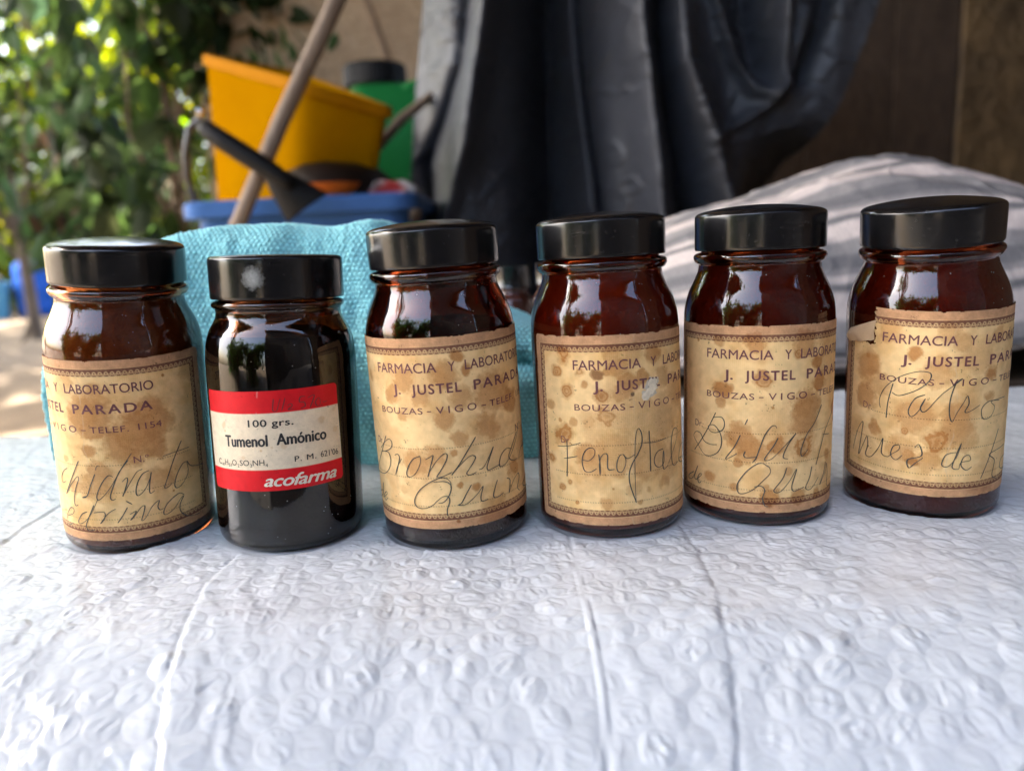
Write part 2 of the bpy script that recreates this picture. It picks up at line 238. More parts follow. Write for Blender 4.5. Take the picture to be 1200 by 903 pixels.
# ================================================================== LARGE STRUCTURE
GZ = -0.32                                                   # ground level (the table top is z = 0)
dirt = NT('packed_dirt')
v = dirt.coord()
f1 = dirt.noise(1.3, 6, .6, v); f2 = dirt.noise(14, 5, .7, v)
mx = dirt.n('ShaderNodeMix', data_type='RGBA'); mx.inputs[0].default_value = .45
dirt.l(dirt.ramp(f1, [(.3, (.11, .075, .043)), (.7, (.20, .14, .080))]), mx.inputs[6])
dirt.l(dirt.ramp(f2, [(.35, (.055, .038, .022)), (.65, (.20, .14, .086))]), mx.inputs[7])
dirt.l(mx.outputs[2], dirt.b.inputs['Base Color']); dirt.set(Roughness=.95); dirt.bump(f2, .6, .02)
g = np.linspace(-1, 1, 121); gx, gy = np.meshgrid(np.sign(g) * np.abs(g) ** 2.2 * 60, np.sign(g) * np.abs(g) ** 2.2 * 60, indexing='ij')
gz = GZ + (fbm(gx * 1.7, gy * 1.7, 3) - .5) * .05
ground = grid_mesh('ground', np.stack([gx, gy, gz], -1), dirt.m, flip=True); tag(ground, kind='structure')

# unseen dark sheet over the yard, added to darken what the jars mirror
g2x, g2y = np.meshgrid(np.linspace(-2.6, 5.2, 80), np.linspace(-2.38, -.55, 30), indexing='ij')
added_paving = grid_mesh('added_yard_paving', np.stack([g2x, g2y, GZ + .032 + 0 * g2x], -1), pm('added_dark_paving', (.035, .032, .030), .85, (.06, .053, .047), 8, .4, 60, None, .004), flip=True); tag(added_paving, kind='structure')

# ---- foliage
def leaf_mat(name, trans=.35):
    t = NT(name); a = t.n('ShaderNodeAttribute', attribute_name='Col')
    t.l(a.outputs['Color'], t.b.inputs['Base Color']); t.set(Roughness=.6); t.b.inputs['Specular IOR Level'].default_value = .10
    tr = t.n('ShaderNodeBsdfTranslucent'); hs = t.n('ShaderNodeHueSaturation')
    hs.inputs['Value'].default_value = 4.2; hs.inputs['Saturation'].default_value = 1.15; hs.inputs['Hue'].default_value = .475
    t.l(a.outputs['Color'], hs.inputs['Color']); t.l(hs.outputs[0], tr.inputs['Color'])
    ms = t.n('ShaderNodeMixShader'); ms.inputs[0].default_value = trans
    t.l(t.b.outputs[0], ms.inputs[1]); t.l(tr.outputs[0], ms.inputs[2]); t.l(ms.outputs[0], t.out.inputs['Surface'])
    return t.m
LEAF = leaf_mat('leaf'); BARK = pm('bark', (.16, .115, .08), .9, (.07, .05, .035), 30, .6, 60, (1, 1, .25), .01)
TW = pm('dry_twig', (.22, .15, .10), .9, (.12, .08, .05), 40, .4, 90)
_t_v = np.array([[0, 0, 0], [-.36, .3, .07], [0, .32, 0], [.36, .3, .07], [-.33, .65, .03], [0, .68, -.02], [.33, .65, .03], [0, 1, -.10]])
_t_q = np.array([[1, 2, 5, 4], [2, 3, 6, 5]]); _t_t = np.array([[0, 2, 1], [0, 3, 2], [4, 5, 7], [5, 6, 7]])
def leaves(name, pts, size, cols, parent, rs, droop=.5, aspect=.62, out=None):
    n = len(pts)
    yd = rs.normal(size=(n, 3)); yd[:, 2] -= droop * 1.5
    if out is not None: yd += out
    yd /= np.linalg.norm(yd, axis=1)[:, None]
    r = rs.normal(size=(n, 3)); xd = np.cross(yd, r); xd /= np.linalg.norm(xd, axis=1)[:, None]
    zd = np.cross(xd, yd)
    sz = (size * np.exp(rs.normal(size=n) * .25))[:, None, None]
    V = pts[:, None, :] + sz * (_t_v[None, :, 0:1] * aspect * xd[:, None] + _t_v[None, :, 1:2] * yd[:, None] + _t_v[None, :, 2:3] * zd[:, None])
    off = (np.arange(n) * 8)[:, None, None]
    q = (_t_q[None] + off).reshape(-1, 4); t = (_t_t[None] + off).reshape(-1, 3)
    loops = np.concatenate([q.ravel(), t.ravel()])
    starts = np.concatenate([np.arange(len(q)) * 4, len(q) * 4 + np.arange(len(t)) * 3])
    me = raw_mesh(name, V.reshape(-1, 3), loops, starts, False, np.repeat(cols, 8, axis=0))
    return link(name, me, LEAF, parent)
def leaf_cols(n, rs, base, var=.35, odd=None, oddp=0):
    c = np.array(base)[None] * np.exp(rs.normal(size=(n, 1)) * var) * np.exp(rs.normal(size=(n, 3)) * .10)
    if odd is not None:
        k = rs.random(n) < oddp; c[k] = np.array(odd) * np.exp(rs.normal(size=(k.sum(), 1)) * .3)
    return np.clip(c, .004, .6)
def crown_pts(n, rs, c, rad, clumps=40, tight=.35):
    """leaf positions gathered in clumps spread through an ellipsoid"""
    c = np.array(c); rad = np.array(rad)
    d = rs.normal(size=(clumps, 3)); d /= np.linalg.norm(d, axis=1)[:, None]
    cc = d * (rs.random((clumps, 1)) ** .45)
    k = rs.integers(0, clumps, n)
    p = cc[k] + rs.normal(size=(n, 3)) * tight * .45
    return c + p * rad, c + cc * rad
def make_tree(name, label, cat, base, h, c, rad, n, size, col, seed, clumps=45, tight=.35, trunk_r=.06, group=None, odd=None, oddp=0, forks=9, barkm=None, droop=.5):
    rs = np.random.default_rng(seed)
    root = empty(name, base); tag(root, label, cat, group)
    b = np.array(base)
    pts, cc = crown_pts(n, rs, np.array(c) - b, rad, clumps, tight)
    pts[:, 2] = np.maximum(pts[:, 2], .03)
    leaves('foliage', pts, size, leaf_cols(n, rs, col, .4, odd, oddp), root, rs, droop)
    tk = MB(); ctr = np.array(c) - b
    top = np.array([ctr[0] * .8, ctr[1] * .8, min(h, ctr[2] + rad[2] * .4)])
    mid = top * .5 + np.array([rs.normal() * .05, rs.normal() * .05, 0])
    tk.tube([(0, 0, -.05), tuple(mid * .5), tuple(mid), tuple(top)], [trunk_r * 1.2, trunk_r, trunk_r * .8, trunk_r * .35], 9)
    tk.build('trunk', barkm or BARK, root, 60)
    br = MB()
    for k in range(forks):
        e = cc[rs.integers(0, len(cc))]; t0 = rs.uniform(.25, .9); s = mid * (t0 / .5) if t0 < .5 else mid + (top - mid) * ((t0 - .5) / .5)
        mm = (s + e) / 2 + rs.normal(size=3) * .08 * np.array(rad)
        br.tube([tuple(s), tuple(mm), tuple(e)], [trunk_r * .45, trunk_r * .3, trunk_r * .12], 6)
    br.build('branches', barkm or BARK, root, 60)
    return root
make_tree('broadleaf_tree', 'tall sunlit broadleaf tree at the far left end of the garden', 'tree', (-6.6, 7.6, GZ), 3.6, (-6.4, 7.5, 1.5), (1.9, 1.0, 2.0), 9500, .14, (.085, .115, .010), 11, 80, .32, .09)
make_tree('broadleaf_tree', 'tall sunlit broadleaf tree growing behind the dark vine and yellow bin', 'tree', (-3.6, 7.9, GZ), 3.6, (-3.6, 7.8, 1.5), (2.1, 1.0, 2.0), 10500, .14, (.075, .105, .010), 12, 90, .32, .09)
make_tree('leafy_bush', 'low yellow green bush on the dirt behind the blue barrel', 'bush', (-4.9, 7.0, GZ), 1.2, (-4.8, 6.9, .25), (1.5, .5, .65), 3600, .10, (.08, .10, .010), 13, 40, .35, .03)
make_tree('leafy_shrub', 'loose shrub with dark green leaves at the left edge of the garden', 'shrub', (-2.7, 4.3, GZ), 2.2, (-2.75, 4.2, .95), (.75, .45, .8), 520, .11, (.017, .030, .009), 14, 30, .30, .03, odd=(.030, .024, .012), oddp=.06)
make_tree('climbing_vine', 'dark large leaved vine climbing beside the yellow bin', 'vine', (-1.15, 2.75, GZ), 1.9, (-1.12, 2.72, .62), (.46, .22, .85), 760, .115, (.016, .027, .010), 15, 26, .38, .018, barkm=TW, forks=14, droop=1.0)
make_tree('climbing_vine', 'shaded vine of grey green leaves hanging left of the other vine', 'vine', (-1.75, 3.1, GZ), 1.9, (-1.72, 3.1, .62), (.38, .22, .80), 360, .11, (.016, .028, .012), 16, 22, .36, .018, barkm=TW, forks=12, droop=1.0, odd=(.028, .020, .012), oddp=.06)
make_tree('young_fig', 'young plant with a few pale leaves behind the leaning pole', 'plant', (-.66, 2.3, GZ), .95, (-.64, 2.3, .50), (.20, .10, .26), 64, .10, (.024, .046, .018), 17, 14, .5, .010, barkm=TW, forks=7, droop=.8)
# unseen trees added behind the camera, to darken and edge what the glass mirrors
make_tree('added_yard_tree', 'unseen broad dark tree added across the yard, left of the open sky', 'tree', (-4.4, -2.2, GZ), 2.6, (-4.4, -2.2, .9), (1.9, 1.0, 1.5), 2600, .2, (.03, .06, .018), 21, 50, .33, .12)
make_tree('added_yard_tree', 'unseen low dark tree added across the yard, under the open sky', 'tree', (-1.7, -2.9, GZ), 1.9, (-1.7, -2.9, .55), (1.5, .7, 1.05), 3000, .16, (.03, .06, .018), 22, 46, .33, .12)
make_tree('added_yard_tree', 'unseen leafy tree added to shade the yard, ragged against the open sky', 'tree', (-2.9, -1.9, GZ), 2.3, (-2.9, -1.9, .85), (1.0, .8, .95), 1500, .12, (.03, .06, .018), 24, 36, .33, .08)  # added to shade the ground that the caps mirror
make_tree('added_shade_tree', 'unseen spreading tree added left of the garden, dappling the dirt with shade', 'tree', (-6.2, 3.0, GZ), 3.6, (-5.2, 3.9, 3.35), (2.8, 3.0, .8), 6600, .17, (.035, .065, .015), 25, 70, .34, .14)  # canopy out of view, added to break up the sun on the dirt
make_tree('added_shade_tree', 'unseen tall tree added over the shed roof, shading the yard', 'tree', (-4.6, -1.7, GZ), 4.0, (-3.3, -1.15, 3.9), (2.3, 1.1, .6), 4200, .17, (.03, .06, .018), 26, 60, .34, .14)  # canopy out of view, added to keep the sun off the yard
hw = empty('added_house', (1.6, -2.4, GZ)); tag(hw, 'unseen dark building added across the yard, mirrored in the right of the jars', 'added_house')  # building out of view, added to block sky and darken the jars' right side
w = MB(); w.box((-2.1, -.3, -.1), (3.2, 0, 3.3)); w.build('wall', pm('darkened_plaster', (.045, .038, .034), .95, (.028, .024, .022), 4, .5, 30, None, .01), hw)  # plaster colour darkened so the mirrored wall looks shaded
w = MB(); w.box((-2.3, -.5, 3.305), (3.4, .25, 3.42)); w.build('roof', pm('roof_tiles', (.12, .05, .03), .9, (.07, .03, .02), 12), hw)
w = MB(); w.box((-.1, .002, 0), (.75, .03, 2.0)); w.build('door', pm('dark_door', (.03, .022, .016), .5, None, 9), hw)

# ---- stuccoed garden wall and the shed
stucco = NT('rough_stucco'); v = stucco.coord(); a = stucco.noise(9, 8, .7, v); b = stucco.noise(55, 5, .7, v)
mx = stucco.n('ShaderNodeMix', data_type='RGBA'); mx.inputs[0].default_value = .5
stucco.l(stucco.ramp(a, [(.3, (.34, .24, .15)), (.7, (.52, .40, .27))]), mx.inputs[6])
stucco.l(stucco.ramp(b, [(.35, (.24, .17, .11)), (.65, (.55, .42, .30))]), mx.inputs[7])
stucco.l(mx.outputs[2], stucco.b.inputs['Base Color']); stucco.set(Roughness=.95); stucco.bump(b, .8, .012)
w = MB(); w.box((-1.02, 2.72, GZ - .1), (.75, 2.9, 2.15))
gw = w.build('garden_wall', stucco.m, bevel=.01); tag(gw, 'rough beige stucco wall behind the green jerrycan and pole', 'wall')

def wood_mat(name, c1, c2, rough=.75):
    t = NT(name); v = t.coord()
    f = t.noise(7, 6, .65, v, (6, 6, .6)); k = t.noise(3, 4, .6, v)
    mx = t.n('ShaderNodeMix', data_type='RGBA'); mx.inputs[0].default_value = .4
    t.l(t.ramp(f, [(.3, c1), (.7, c2)]), mx.inputs[6]); t.l(t.ramp(k, [(.3, c1), (.75, c2)]), mx.inputs[7])
    t.l(mx.outputs[2], t.b.inputs['Base Color']); t.set(Roughness=rough); t.bump(f, .35, .004); return t.m
DARKWOOD = wood_mat('stained_boards', (.042, .025, .014), (.100, .062, .036))
EARTHWALL = pm('earthen_render', (.19, .115, .048), .95, (.085, .052, .024), 7, .9, 30, None, .02)
shed = empty('shed', (.9, 2.0, GZ)); tag(shed, 'dark wooden shed around the right hand end of the table', 'shed')
def rel(lo, hi): return (tuple(np.array(lo) - (.9, 2.0, GZ)), tuple(np.array(hi) - (.9, 2.0, GZ)))
w = MB(); rs = np.random.default_rng(5); x = .30
while x < 1.02:
    wd = min(.20, 1.045 - x)
    w.box(*rel((x + .0006, 1.80 + rs.uniform(0, .004), GZ), (x + wd - .0006, 1.83, 2.0))); x += .2
w.box(*rel((.28, 1.835, GZ), (1.045, 1.85, 2.0)))
bw = NT('weathered_wall_boards'); v = bw.coord()
mx = bw.n('ShaderNodeMix', data_type='RGBA'); mx.inputs[0].default_value = .5
bw.l(bw.ramp(bw.noise(5, 6, .65, v, (1.6, 1.6, .8)), [(.3, (.035, .020, .012)), (.55, (.075, .046, .028)), (.75, (.115, .066, .042))]), mx.inputs[6])
bw.l(bw.ramp(bw.noise(26, 6, .7, v, (1.5, 1.5, .6)), [(.3, (.03, .018, .011)), (.7, (.105, .066, .04))]), mx.inputs[7])
bw.l(mx.outputs[2], bw.b.inputs['Base Color']); bw.set(Roughness=.9); bw.bump(bw.noise(40, 5, .7, v), .6, .006)
w.build('board_wall', bw.m, shed, bevel=.003)
w = MB(); w.box(*rel((1.05, 1.79, GZ), (2.4, 1.90, 2.0))); w.build('earthen_wall', EARTHWALL, shed)
w = MB(); w.box(*rel((1.9, -.75, GZ), (1.98, 1.78, 2.0))); w.build('side_wall', DARKWOOD, shed)
w = MB(); w.box(*rel((-2.30, -.90, 2.02), (2.5, 2.68, 2.08))); w.build('roof', DARKWOOD, shed)  # out of view; reach stretched left and forward to block the sun
w = MB(); w.box(*rel((-2.25, -.84, 1.92), (2.45, -.76, 2.015))); w.build('roof_beam', DARKWOOD, shed, bevel=.004)
w = MB(); w.box(*rel((-2.25, 1.95, 1.92), (1.80, 2.03, 2.015))); w.build('roof_beam', DARKWOOD, shed, bevel=.004)
w = MB(); w.box(*rel((1.80, -.84, GZ), (1.88, -.76, 1.915))); w.build('post', DARKWOOD, shed, bevel=.004)

# ================================================================== TABLE, BENCH, BUBBLE WRAP
TABLEWOOD = wood_mat('table_wood', (.12, .075, .045), (.22, .15, .09))
tb = empty('low_table', (0, .33, GZ)); tag(tb, 'low wooden table hidden under the white bubble wrap', 'table')
w = MB(); w.box((-.46, -.16, -GZ - .045), (.46, .125, -GZ - .012)); w.build('tabletop', TABLEWOOD, tb, bevel=.006)
for sx in (-1, 1):
    for y in (-.13, .09):
        w = MB(); w.box((sx * .42 - .02, y - .02, 0), (sx * .42 + .02, y + .02, -GZ - .047)); w.build('leg', TABLEWOOD, tb, bevel=.003)
bn = empty('bench', (.35, .73, GZ)); tag(bn, 'dark wooden bench behind the table, under the striped cushion', 'bench')
w = MB(); w.box((-.47, -.20, -GZ - .05), (.45, .24, -GZ - .006)); w.build('seat', DARKWOOD, bn, bevel=.004)
for sx in (-.43, .41):
    for y in (-.16, .20):
        w = MB(); w.box((sx - .02, y - .02, 0), (sx + .02, y + .02, -GZ - .052)); w.build('leg', DARKWOOD, bn, bevel=.003)

YC, RR = .215, .08                       # the sheet is flat behind YC and rolls over the table's front edge with radius RR
def wrap_base(x, p):
    """sheet coordinates -> point and normal (p: distance along the sheet, 0 where the roll begins)"""
    th = np.clip(-p / RR, 0, 1.45); ex = np.maximum(-p - 1.45 * RR, 0)
    y = np.where(p >= 0, YC + p, YC - RR * np.sin(th) - ex * math.cos(1.45)); z = np.where(p >= 0, 0, -RR * (1 - np.cos(th)) - ex * math.sin(1.45))
    L = .262 + .02 * np.sin(x * 9)        # the far edge droops behind the table
    e = np.maximum(p - L, 0); th2 = np.clip(e / .03, 0, 1.4)
    ex2 = np.maximum(e - .042, 0)
    y = np.where(e > 0, YC + L + .03 * np.sin(th2) + ex2 * math.cos(1.4), y); z = np.where(e > 0, -.03 * (1 - np.cos(th2)) - ex2 * math.sin(1.4), z)
    ny = np.where(p < 0, -np.sin(th), np.sin(th2) * (e > 0)); nz = np.where(p < 0, np.cos(th), np.cos(th2))
    return y, z, ny, nz
BOT = {1: ((-.1583, .3019), (.0742, -.055, .9957)), 2: ((-.0917, .2904), (.0331, .0231, .9992)), 3: ((-.0247, .2885), (-.023, -.0136, .9996)),
       4: ((.0378, .2901), (-.0134, .0137, .9998)), 5: ((.0979, .2954), (.0049, .0028, 1.0)), 6: ((.166, .2961), (-.0481, -.0711, .9963))}
CR = {'A': [(.0186, .0787), (.019, .036), (.0197, -.007), (.0202, -.0332), (.0199, -.0449), (.019, -.0554), (.018, -.12), (.018, -.2)],
      'B': [(.062, .0681), (.0631, .0383), (.061, .0049), (.0556, -.0298), (.0531, -.0465), (.0508, -.0568), (.046, -.12), (.044, -.2)],
      'C': [(-.1037, .0756), (-.1059, .0429), (-.1073, .0226), (-.1017, -.0079), (-.0986, -.0266), (-.0959, -.0393), (-.0932, -.0505), (-.09, -.12), (-.09, -.2)],
      'D': [(-.2104, .0736), (-.213, .0914), (-.2131, .13)]}
def bubble_wrap():
    xs = np.concatenate([np.linspace(-.47, -.24, 180)[:-1], np.arange(-.24, .24, .00052), np.linspace(.24, .47, 180)])
    ps = np.concatenate([np.linspace(-.36, -.085, 90)[:-1], np.arange(-.085, .17, .00052), np.linspace(.17, .42, 260)])
    X, P = np.meshgrid(xs, ps, indexing='ij')
    ca, sa = math.cos(-.03), math.sin(-.03)
    gx = ca * X - sa * P + .003 * (fbm(X * 14, P * 14, 50) - .5) * 2; gp = sa * X + ca * P + .003 * (fbm(X * 14, P * 14, 51) - .5) * 2
    pit, row, R = .0102, .0088, .0044
    j0 = np.round(gp / row).astype(int); best = np.full(X.shape, 1e9); bi = np.zeros(X.shape, np.int64); bj = bi.copy(); bx = np.zeros(X.shape); by = bx.copy()
    for dj in (-1, 0, 1):
        j = j0 + dj; sh = (j & 1) * .5; i = np.round(gx / pit - sh).astype(int)
        dx = gx - (i + sh) * pit; dy = gp - j * row; d = dx * dx + dy * dy; u = d < best
        best = np.where(u, d, best); bi = np.where(u, i, bi); bj = np.where(u, j, bj); bx = np.where(u, dx, bx); by = np.where(u, dy, by)
    r = np.sqrt(best) / R
    h1 = _hash(bi, bj, 1); h2 = _hash(bi, bj, 2); h3 = _hash(bi, bj, 3); h4 = _hash(bi, bj, 4); h5 = _hash(bi, bj, 5)
    inside = np.clip(1 - r ** 4, 0, 1)
    puff = .00015 + .00065 * h1 ** 1.5
    h = puff * inside * (1 + .5 * (h2 - .5) * bx / R)
    wr = inside
    for q, (ha, hb, hc) in enumerate(((h2, h3, h4), (h4, h5, h3), (_hash(bi, bj, 6), _hash(bi, bj, 7), _hash(bi, bj, 8)))):
        a = ha * math.pi * 2; off = (hb - .5) * .0045; bend = (hc - .5) * 190
        la = bx * np.cos(a) + by * np.sin(a); lb = -bx * np.sin(a) + by * np.cos(a) + bend * la * la - off
        amp = ((ha * 7.3 + hc) % 1.0 - .6) * .0011
        h = h + wr * amp * np.exp(-(lb / (.00034 + .0005 * hc)) ** 2) * sstep(-.0025, .0012, la + .0033 * (hb - .3))
    ra = _hash(bi, bj, 9) * math.pi; ux = gx * np.cos(ra) + gp * np.sin(ra); uy = -gx * np.sin(ra) + gp * np.cos(ra)
    rg = 1 - np.abs(2 * fbm(ux * 330 + h2 * 50, uy * 120 + h3 * 50, 64, 3) - 1); h = h + (.18 + .82 * wr) * (sstep(.70, 1, rg) - .3) * .0006 * (.4 + h5)
    fine = fbm(gx * 420, gp * 420, 60, 3) - .5
    h = h + wr * fine * .0007 + fine * .00012
    h = h + .00030 * np.exp(-((r - 1.0) / .06) ** 2) - .00016 * np.exp(-((r - 1.14) / .07) ** 2)
    flat = 1 - .45 * fbm(gx * 25, gp * 25, 70)
    h = h * flat * .64 * (.6 + .4 * sstep(.18, .40, _hash(bi, bj, 12)))
    # sheet scale undulation and pull wrinkles
    h = h + (fbm(X * 13, P * 16, 61) - .5) * .0030 * sstep(-.1, .02, -abs(P - .05) + .09) + (fbm(X * 30, P * 12, 62) - .5) * .0022 + .00025 * sstep(.70, 1, 1 - np.abs(2 * fbm(X * 22 + P * 9, P * 13 - X * 6, 66, 2) - 1))
    pk = fbm(X * 120 + 6 * fbm(P * 30, X * 30, 67), P * 48, 68, 3); h = h + .00026 * (sstep(.42, .72, pk) - .5)
    w1 = fbm(X * 60 + P * 25, P * 14, 63); h = h + .0004 * sstep(.55, .75, w1)
    for key, sgn in (('B', 1), ('C', -1)):
        d, s = polydist(X, P, CR[key]); sd = d * s * sgn
        h = h + .0005 * np.exp(-(sd / .010) ** 2) * (1 - sstep(-.0022, .0012, sd)) - .0002 * np.exp(-((sd - .0004) / .0008) ** 2)
        pull = vnoise(P * 260, X * 40, 80); h = h + .0011 * (pull - .5) * np.exp(-d / .006) * sstep(.0, .002, d)
    d, s = polydist(X, P, CR['A']); sd = d * s
    k = 1 - sstep(.0007, .0012, d); h = h * (1 - .7 * k) + .00012 * k - .00012 * np.exp(-((d - .0016) / .0005) ** 2) + .0009 * (vnoise(P * 260, X * 40, 81) - .5) * np.exp(-d / .006) * (1 - k)
    for key in 'D':
        d, s = polydist(X, P, CR[key]); h = h + .0004 * np.exp(-(d / .0011) ** 2) - .0004 * np.exp(-((d * s + .002) / .0012) ** 2)
    y, z, ny, nz = wrap_base(X, P)
    # the jars press the sheet flat
    for (cx, cy), ax in BOT.values():
        pl = -(ax[0] * (X - cx) + ax[1] * (y - cy)) / ax[2]
        dd = np.hypot(X - cx, y - cy); k = 1 - sstep(.0258, .0305, dd)
        k = np.where(P > 0, k, 0)
        h = h * (1 - k) + (pl - .0005) * k
    Q = np.stack([X, y + ny * h, z + nz * h], -1)
    t = NT('white_bubble_film')
    f = t.noise(40, 4)
    t.l(t.ramp(f, [(.3, (.56, .60, .638)), (.7, (.51, .55, .588))]), t.b.inputs['Base Color'])
    t.set(Roughness=.25, IOR=1.48)
    t.b.inputs['Subsurface Weight'].default_value = .22; t.b.inputs['Subsurface Radius'].default_value = (.004, .004, .004)
    t.b.inputs['Subsurface Scale'].default_value = 1.0
    o = grid_mesh('bubble_wrap', Q, t.m, flip=True)
    tag(o, 'crumpled white bubble wrap sheet covering the table under the jars', 'bubble wrap')
bubble_wrap()

# ================================================================== THE JARS
def glass_mat(name, tint):
    t = NT(name); v = t.coord()
    t.set(**{'Base Color': tint, 'Roughness': .02, 'IOR': 1.6, 'Transmission Weight': 1.0})
    f = t.noise(900, 3, .6, v); t.l(t.ramp(f, [(.55, .015), (.75, .16)]), t.b.inputs['Roughness'])
    g = t.noise(28, 3, .5, v); t.bump(g, .12, .002)
    # dust: a few pale grains lying on the glass
    vo = t.n('ShaderNodeTexVoronoi'); vo.inputs['Scale'].default_value = 420; t.l(v, vo.inputs['Vector'])
    lt = t.n('ShaderNodeMath', operation='LESS_THAN'); lt.inputs[1].default_value = .085; t.l(vo.outputs['Distance'], lt.inputs[0])
    gt = t.n('ShaderNodeMath', operation='GREATER_THAN'); gt.inputs[1].default_value = .56; t.l(t.noise(60, 2, .5, v), gt.inputs[0])
    mu = t.n('ShaderNodeMath', operation='MULTIPLY'); t.l(lt.outputs[0], mu.inputs[0]); t.l(gt.outputs[0], mu.inputs[1])
    df = t.n('ShaderNodeBsdfDiffuse'); df.inputs[0].default_value = (.45, .40, .36, 1)
    ms = t.n('ShaderNodeMixShader'); mm = t.n('ShaderNodeMath', operation='MULTIPLY'); mm.inputs[1].default_value = .6
    t.l(mu.outputs[0], mm.inputs[0]); t.l(mm.outputs[0], ms.inputs[0]); t.l(t.b.outputs[0], ms.inputs[1]); t.l(df.outputs[0], ms.inputs[2])
    t.l(ms.outputs[0], t.out.inputs['Surface'])
    return t.m
AMBER = glass_mat('amber_glass', (.49, .092, .026)); DARKAMBER = glass_mat('dark_amber_glass', (.33, .062, .020)); BROWN = glass_mat('brown_amber_glass', (.50, .16, .05)); DEEP = glass_mat('deep_amber_glass', (.36, .11, .035))
def cap_mat(name, smudge=False):
    t = NT(name); v = t.coord()
    sc = t.noise(240, 5, .75, v); dust = t.noise(700, 3, .6, v)
    col = t.ramp(dust, [(.58, (.0055, .0055, .0063)), (.80, (.030, .028, .027))])
    rough = t.ramp(sc, [(.35, .15), (.8, .27)])
    scf = t.noise(120, 4, .7, v, (.10, .10, 1)); msk = t.noise(38, 3, .6, v)
    m1 = t.n('ShaderNodeMath', operation='MULTIPLY'); t.l(t.ramp(scf, [(.60, 0.0), (.68, 1.0)]), m1.inputs[0]); t.l(t.ramp(msk, [(.50, 0.0), (.66, .55)]), m1.inputs[1])
    m3 = t.n('ShaderNodeMix', data_type='RGBA'); t.l(m1.outputs[0], m3.inputs[0]); t.l(col, m3.inputs[6]); m3.inputs[7].default_value = (.055, .052, .048, 1); col = m3.outputs[2]
    if smudge:
        d = t.n('ShaderNodeVectorMath', operation='DISTANCE'); d.inputs[1].default_value = (-.0012, -.0245, .1016)
        mp = t.n('ShaderNodeMapping'); mp.inputs['Scale'].default_value = (1, 1, 1); t.l(v, mp.inputs['Vector']); t.l(mp.outputs[0], d.inputs[0])
        n2 = t.noise(420, 5, .75, v)
        ad = t.n('ShaderNodeMath', operation='MULTIPLY_ADD'); ad.inputs[1].default_value = .0065; t.l(n2, ad.inputs[0]); t.l(d.outputs['Value'], ad.inputs[2])
        k = t.ramp(ad.outputs[0], [(.0053, 1.0), (.0062, 0.0)])
        mx = t.n('ShaderNodeMix', data_type='RGBA'); t.l(k, mx.inputs[0]); t.l(col, mx.inputs[6]); mx.inputs[7].default_value = (.30, .31, .29, 1); col = mx.outputs[2]
        m2 = t.n('ShaderNodeMix', data_type='RGBA'); t.l(k, m2.inputs[0]); t.l(rough, m2.inputs[6]); m2.inputs[7].default_value = (.8, .8, .8, 1); rough = m2.outputs[2]
    t.l(col, t.b.inputs['Base Color']); t.l(rough, t.b.inputs['Roughness']); t.set(IOR=1.55)
    t.bump(t.noise(45, 3), .03, .001); return t.m
CAP = cap_mat('black_bakelite'); CAP2 = cap_mat('smudged_black_bakelite', True)
PAPER = attr_mat('aged_paper', .85, .35, 700, .00025, **{'Specular IOR Level': .2})
PAPER2 = attr_mat('coated_paper', .55, .12, 500, .0002, **{'Specular IOR Level': .25})
TXT = pm('plum_printing_ink', (.125, .035, .045), .7, (.19, .07, .065), 300)
TXTB = pm('black_printing_ink', (.012, .012, .014), .6, (.03, .028, .028), 300)
TXTW = pm('unprinted_lettering', (.74, .68, .56), .5, (.66, .60, .48), 300)
INKM = pm('green_black_ink', (.024, .034, .032), .6, (.085, .088, .07), 220)
PENCIL = pm('pencil', (.10, .02, .02), .6, (.16, .02, .02), 200)
FLAP = pm('curled_tan_paper', (.55, .35, .19), .8, (.66, .46, .27), 120, .3, 400)

def smooth_prof(pts, n=6):
    """Catmull-Rom through profile points, keeps the ends"""
    P = [np.array(p, float) for p in pts]; out = []
    for i in range(len(P) - 1):
        p0 = P[max(i - 1, 0)]; p1 = P[i]; p2 = P[i + 1]; p3 = P[min(i + 2, len(P) - 1)]
        for k in range(n):
            t = k / n; out.append(.5 * (2 * p1 + (p2 - p0) * t + (2 * p0 - 5 * p1 + 4 * p2 - p3) * t * t + (3 * p1 - p0 - 3 * p2 + p3) * t ** 3))
    out.append(P[-1]); return [(max(float(a), 0), float(b)) for a, b in out]
def mm(l): return [(r / 1000, z / 1000) for r, z in l]
# outer profiles in mm
J_OUT = [(0, 2.2), (18, 1.6), (22, .3), (25.0, 0), (27.0, .8), (28.2, 2.6), (28.5, 5.5), (28.5, 20), (28.5, 45), (28.5, 70), (28.45, 77), (28.0, 82), (26.7, 87), (24.7, 91.5), (23.3, 94.8), (22.9, 96.6), (22.95, 97.8), (24.0, 98.5), (24.8, 100.1), (24.5, 101.5), (23.0, 102.4), (21.6, 103.4), (21.5, 112)]
J_IN = [(20.6, 112), (20.6, 100), (21.0, 96), (22.6, 91), (24.6, 86.4), (25.7, 81.5), (26.0, 77), (26.0, 60), (26.0, 30), (26.0, 10), (25.4, 7), (23, 5.4), (12, 5.0), (0, 5.2)]
K_OUT = [(0, 2.2), (17, 1.6), (21, .3), (23.6, 0), (25.8, .7), (27.4, 2.6), (28.1, 6), (28.25, 11), (28.25, 40), (28.25, 66), (28.1, 72), (27.4, 77.5), (26.0, 82), (24.4, 85), (23.5, 87), (23.3, 88.8), (23.7, 89.9), (24.5, 90.7), (24.7, 91.7), (24.2, 92.6), (22.6, 93.2), (21.8, 94), (21.6, 104)]
K_IN = [(19.3, 104), (19.3, 91), (20.6, 86), (23.2, 81), (24.9, 75.5), (25.6, 70), (25.7, 60), (25.7, 30), (25.7, 10), (25.1, 7), (22.5, 5.2), (12, 4.8), (0, 5.0)]
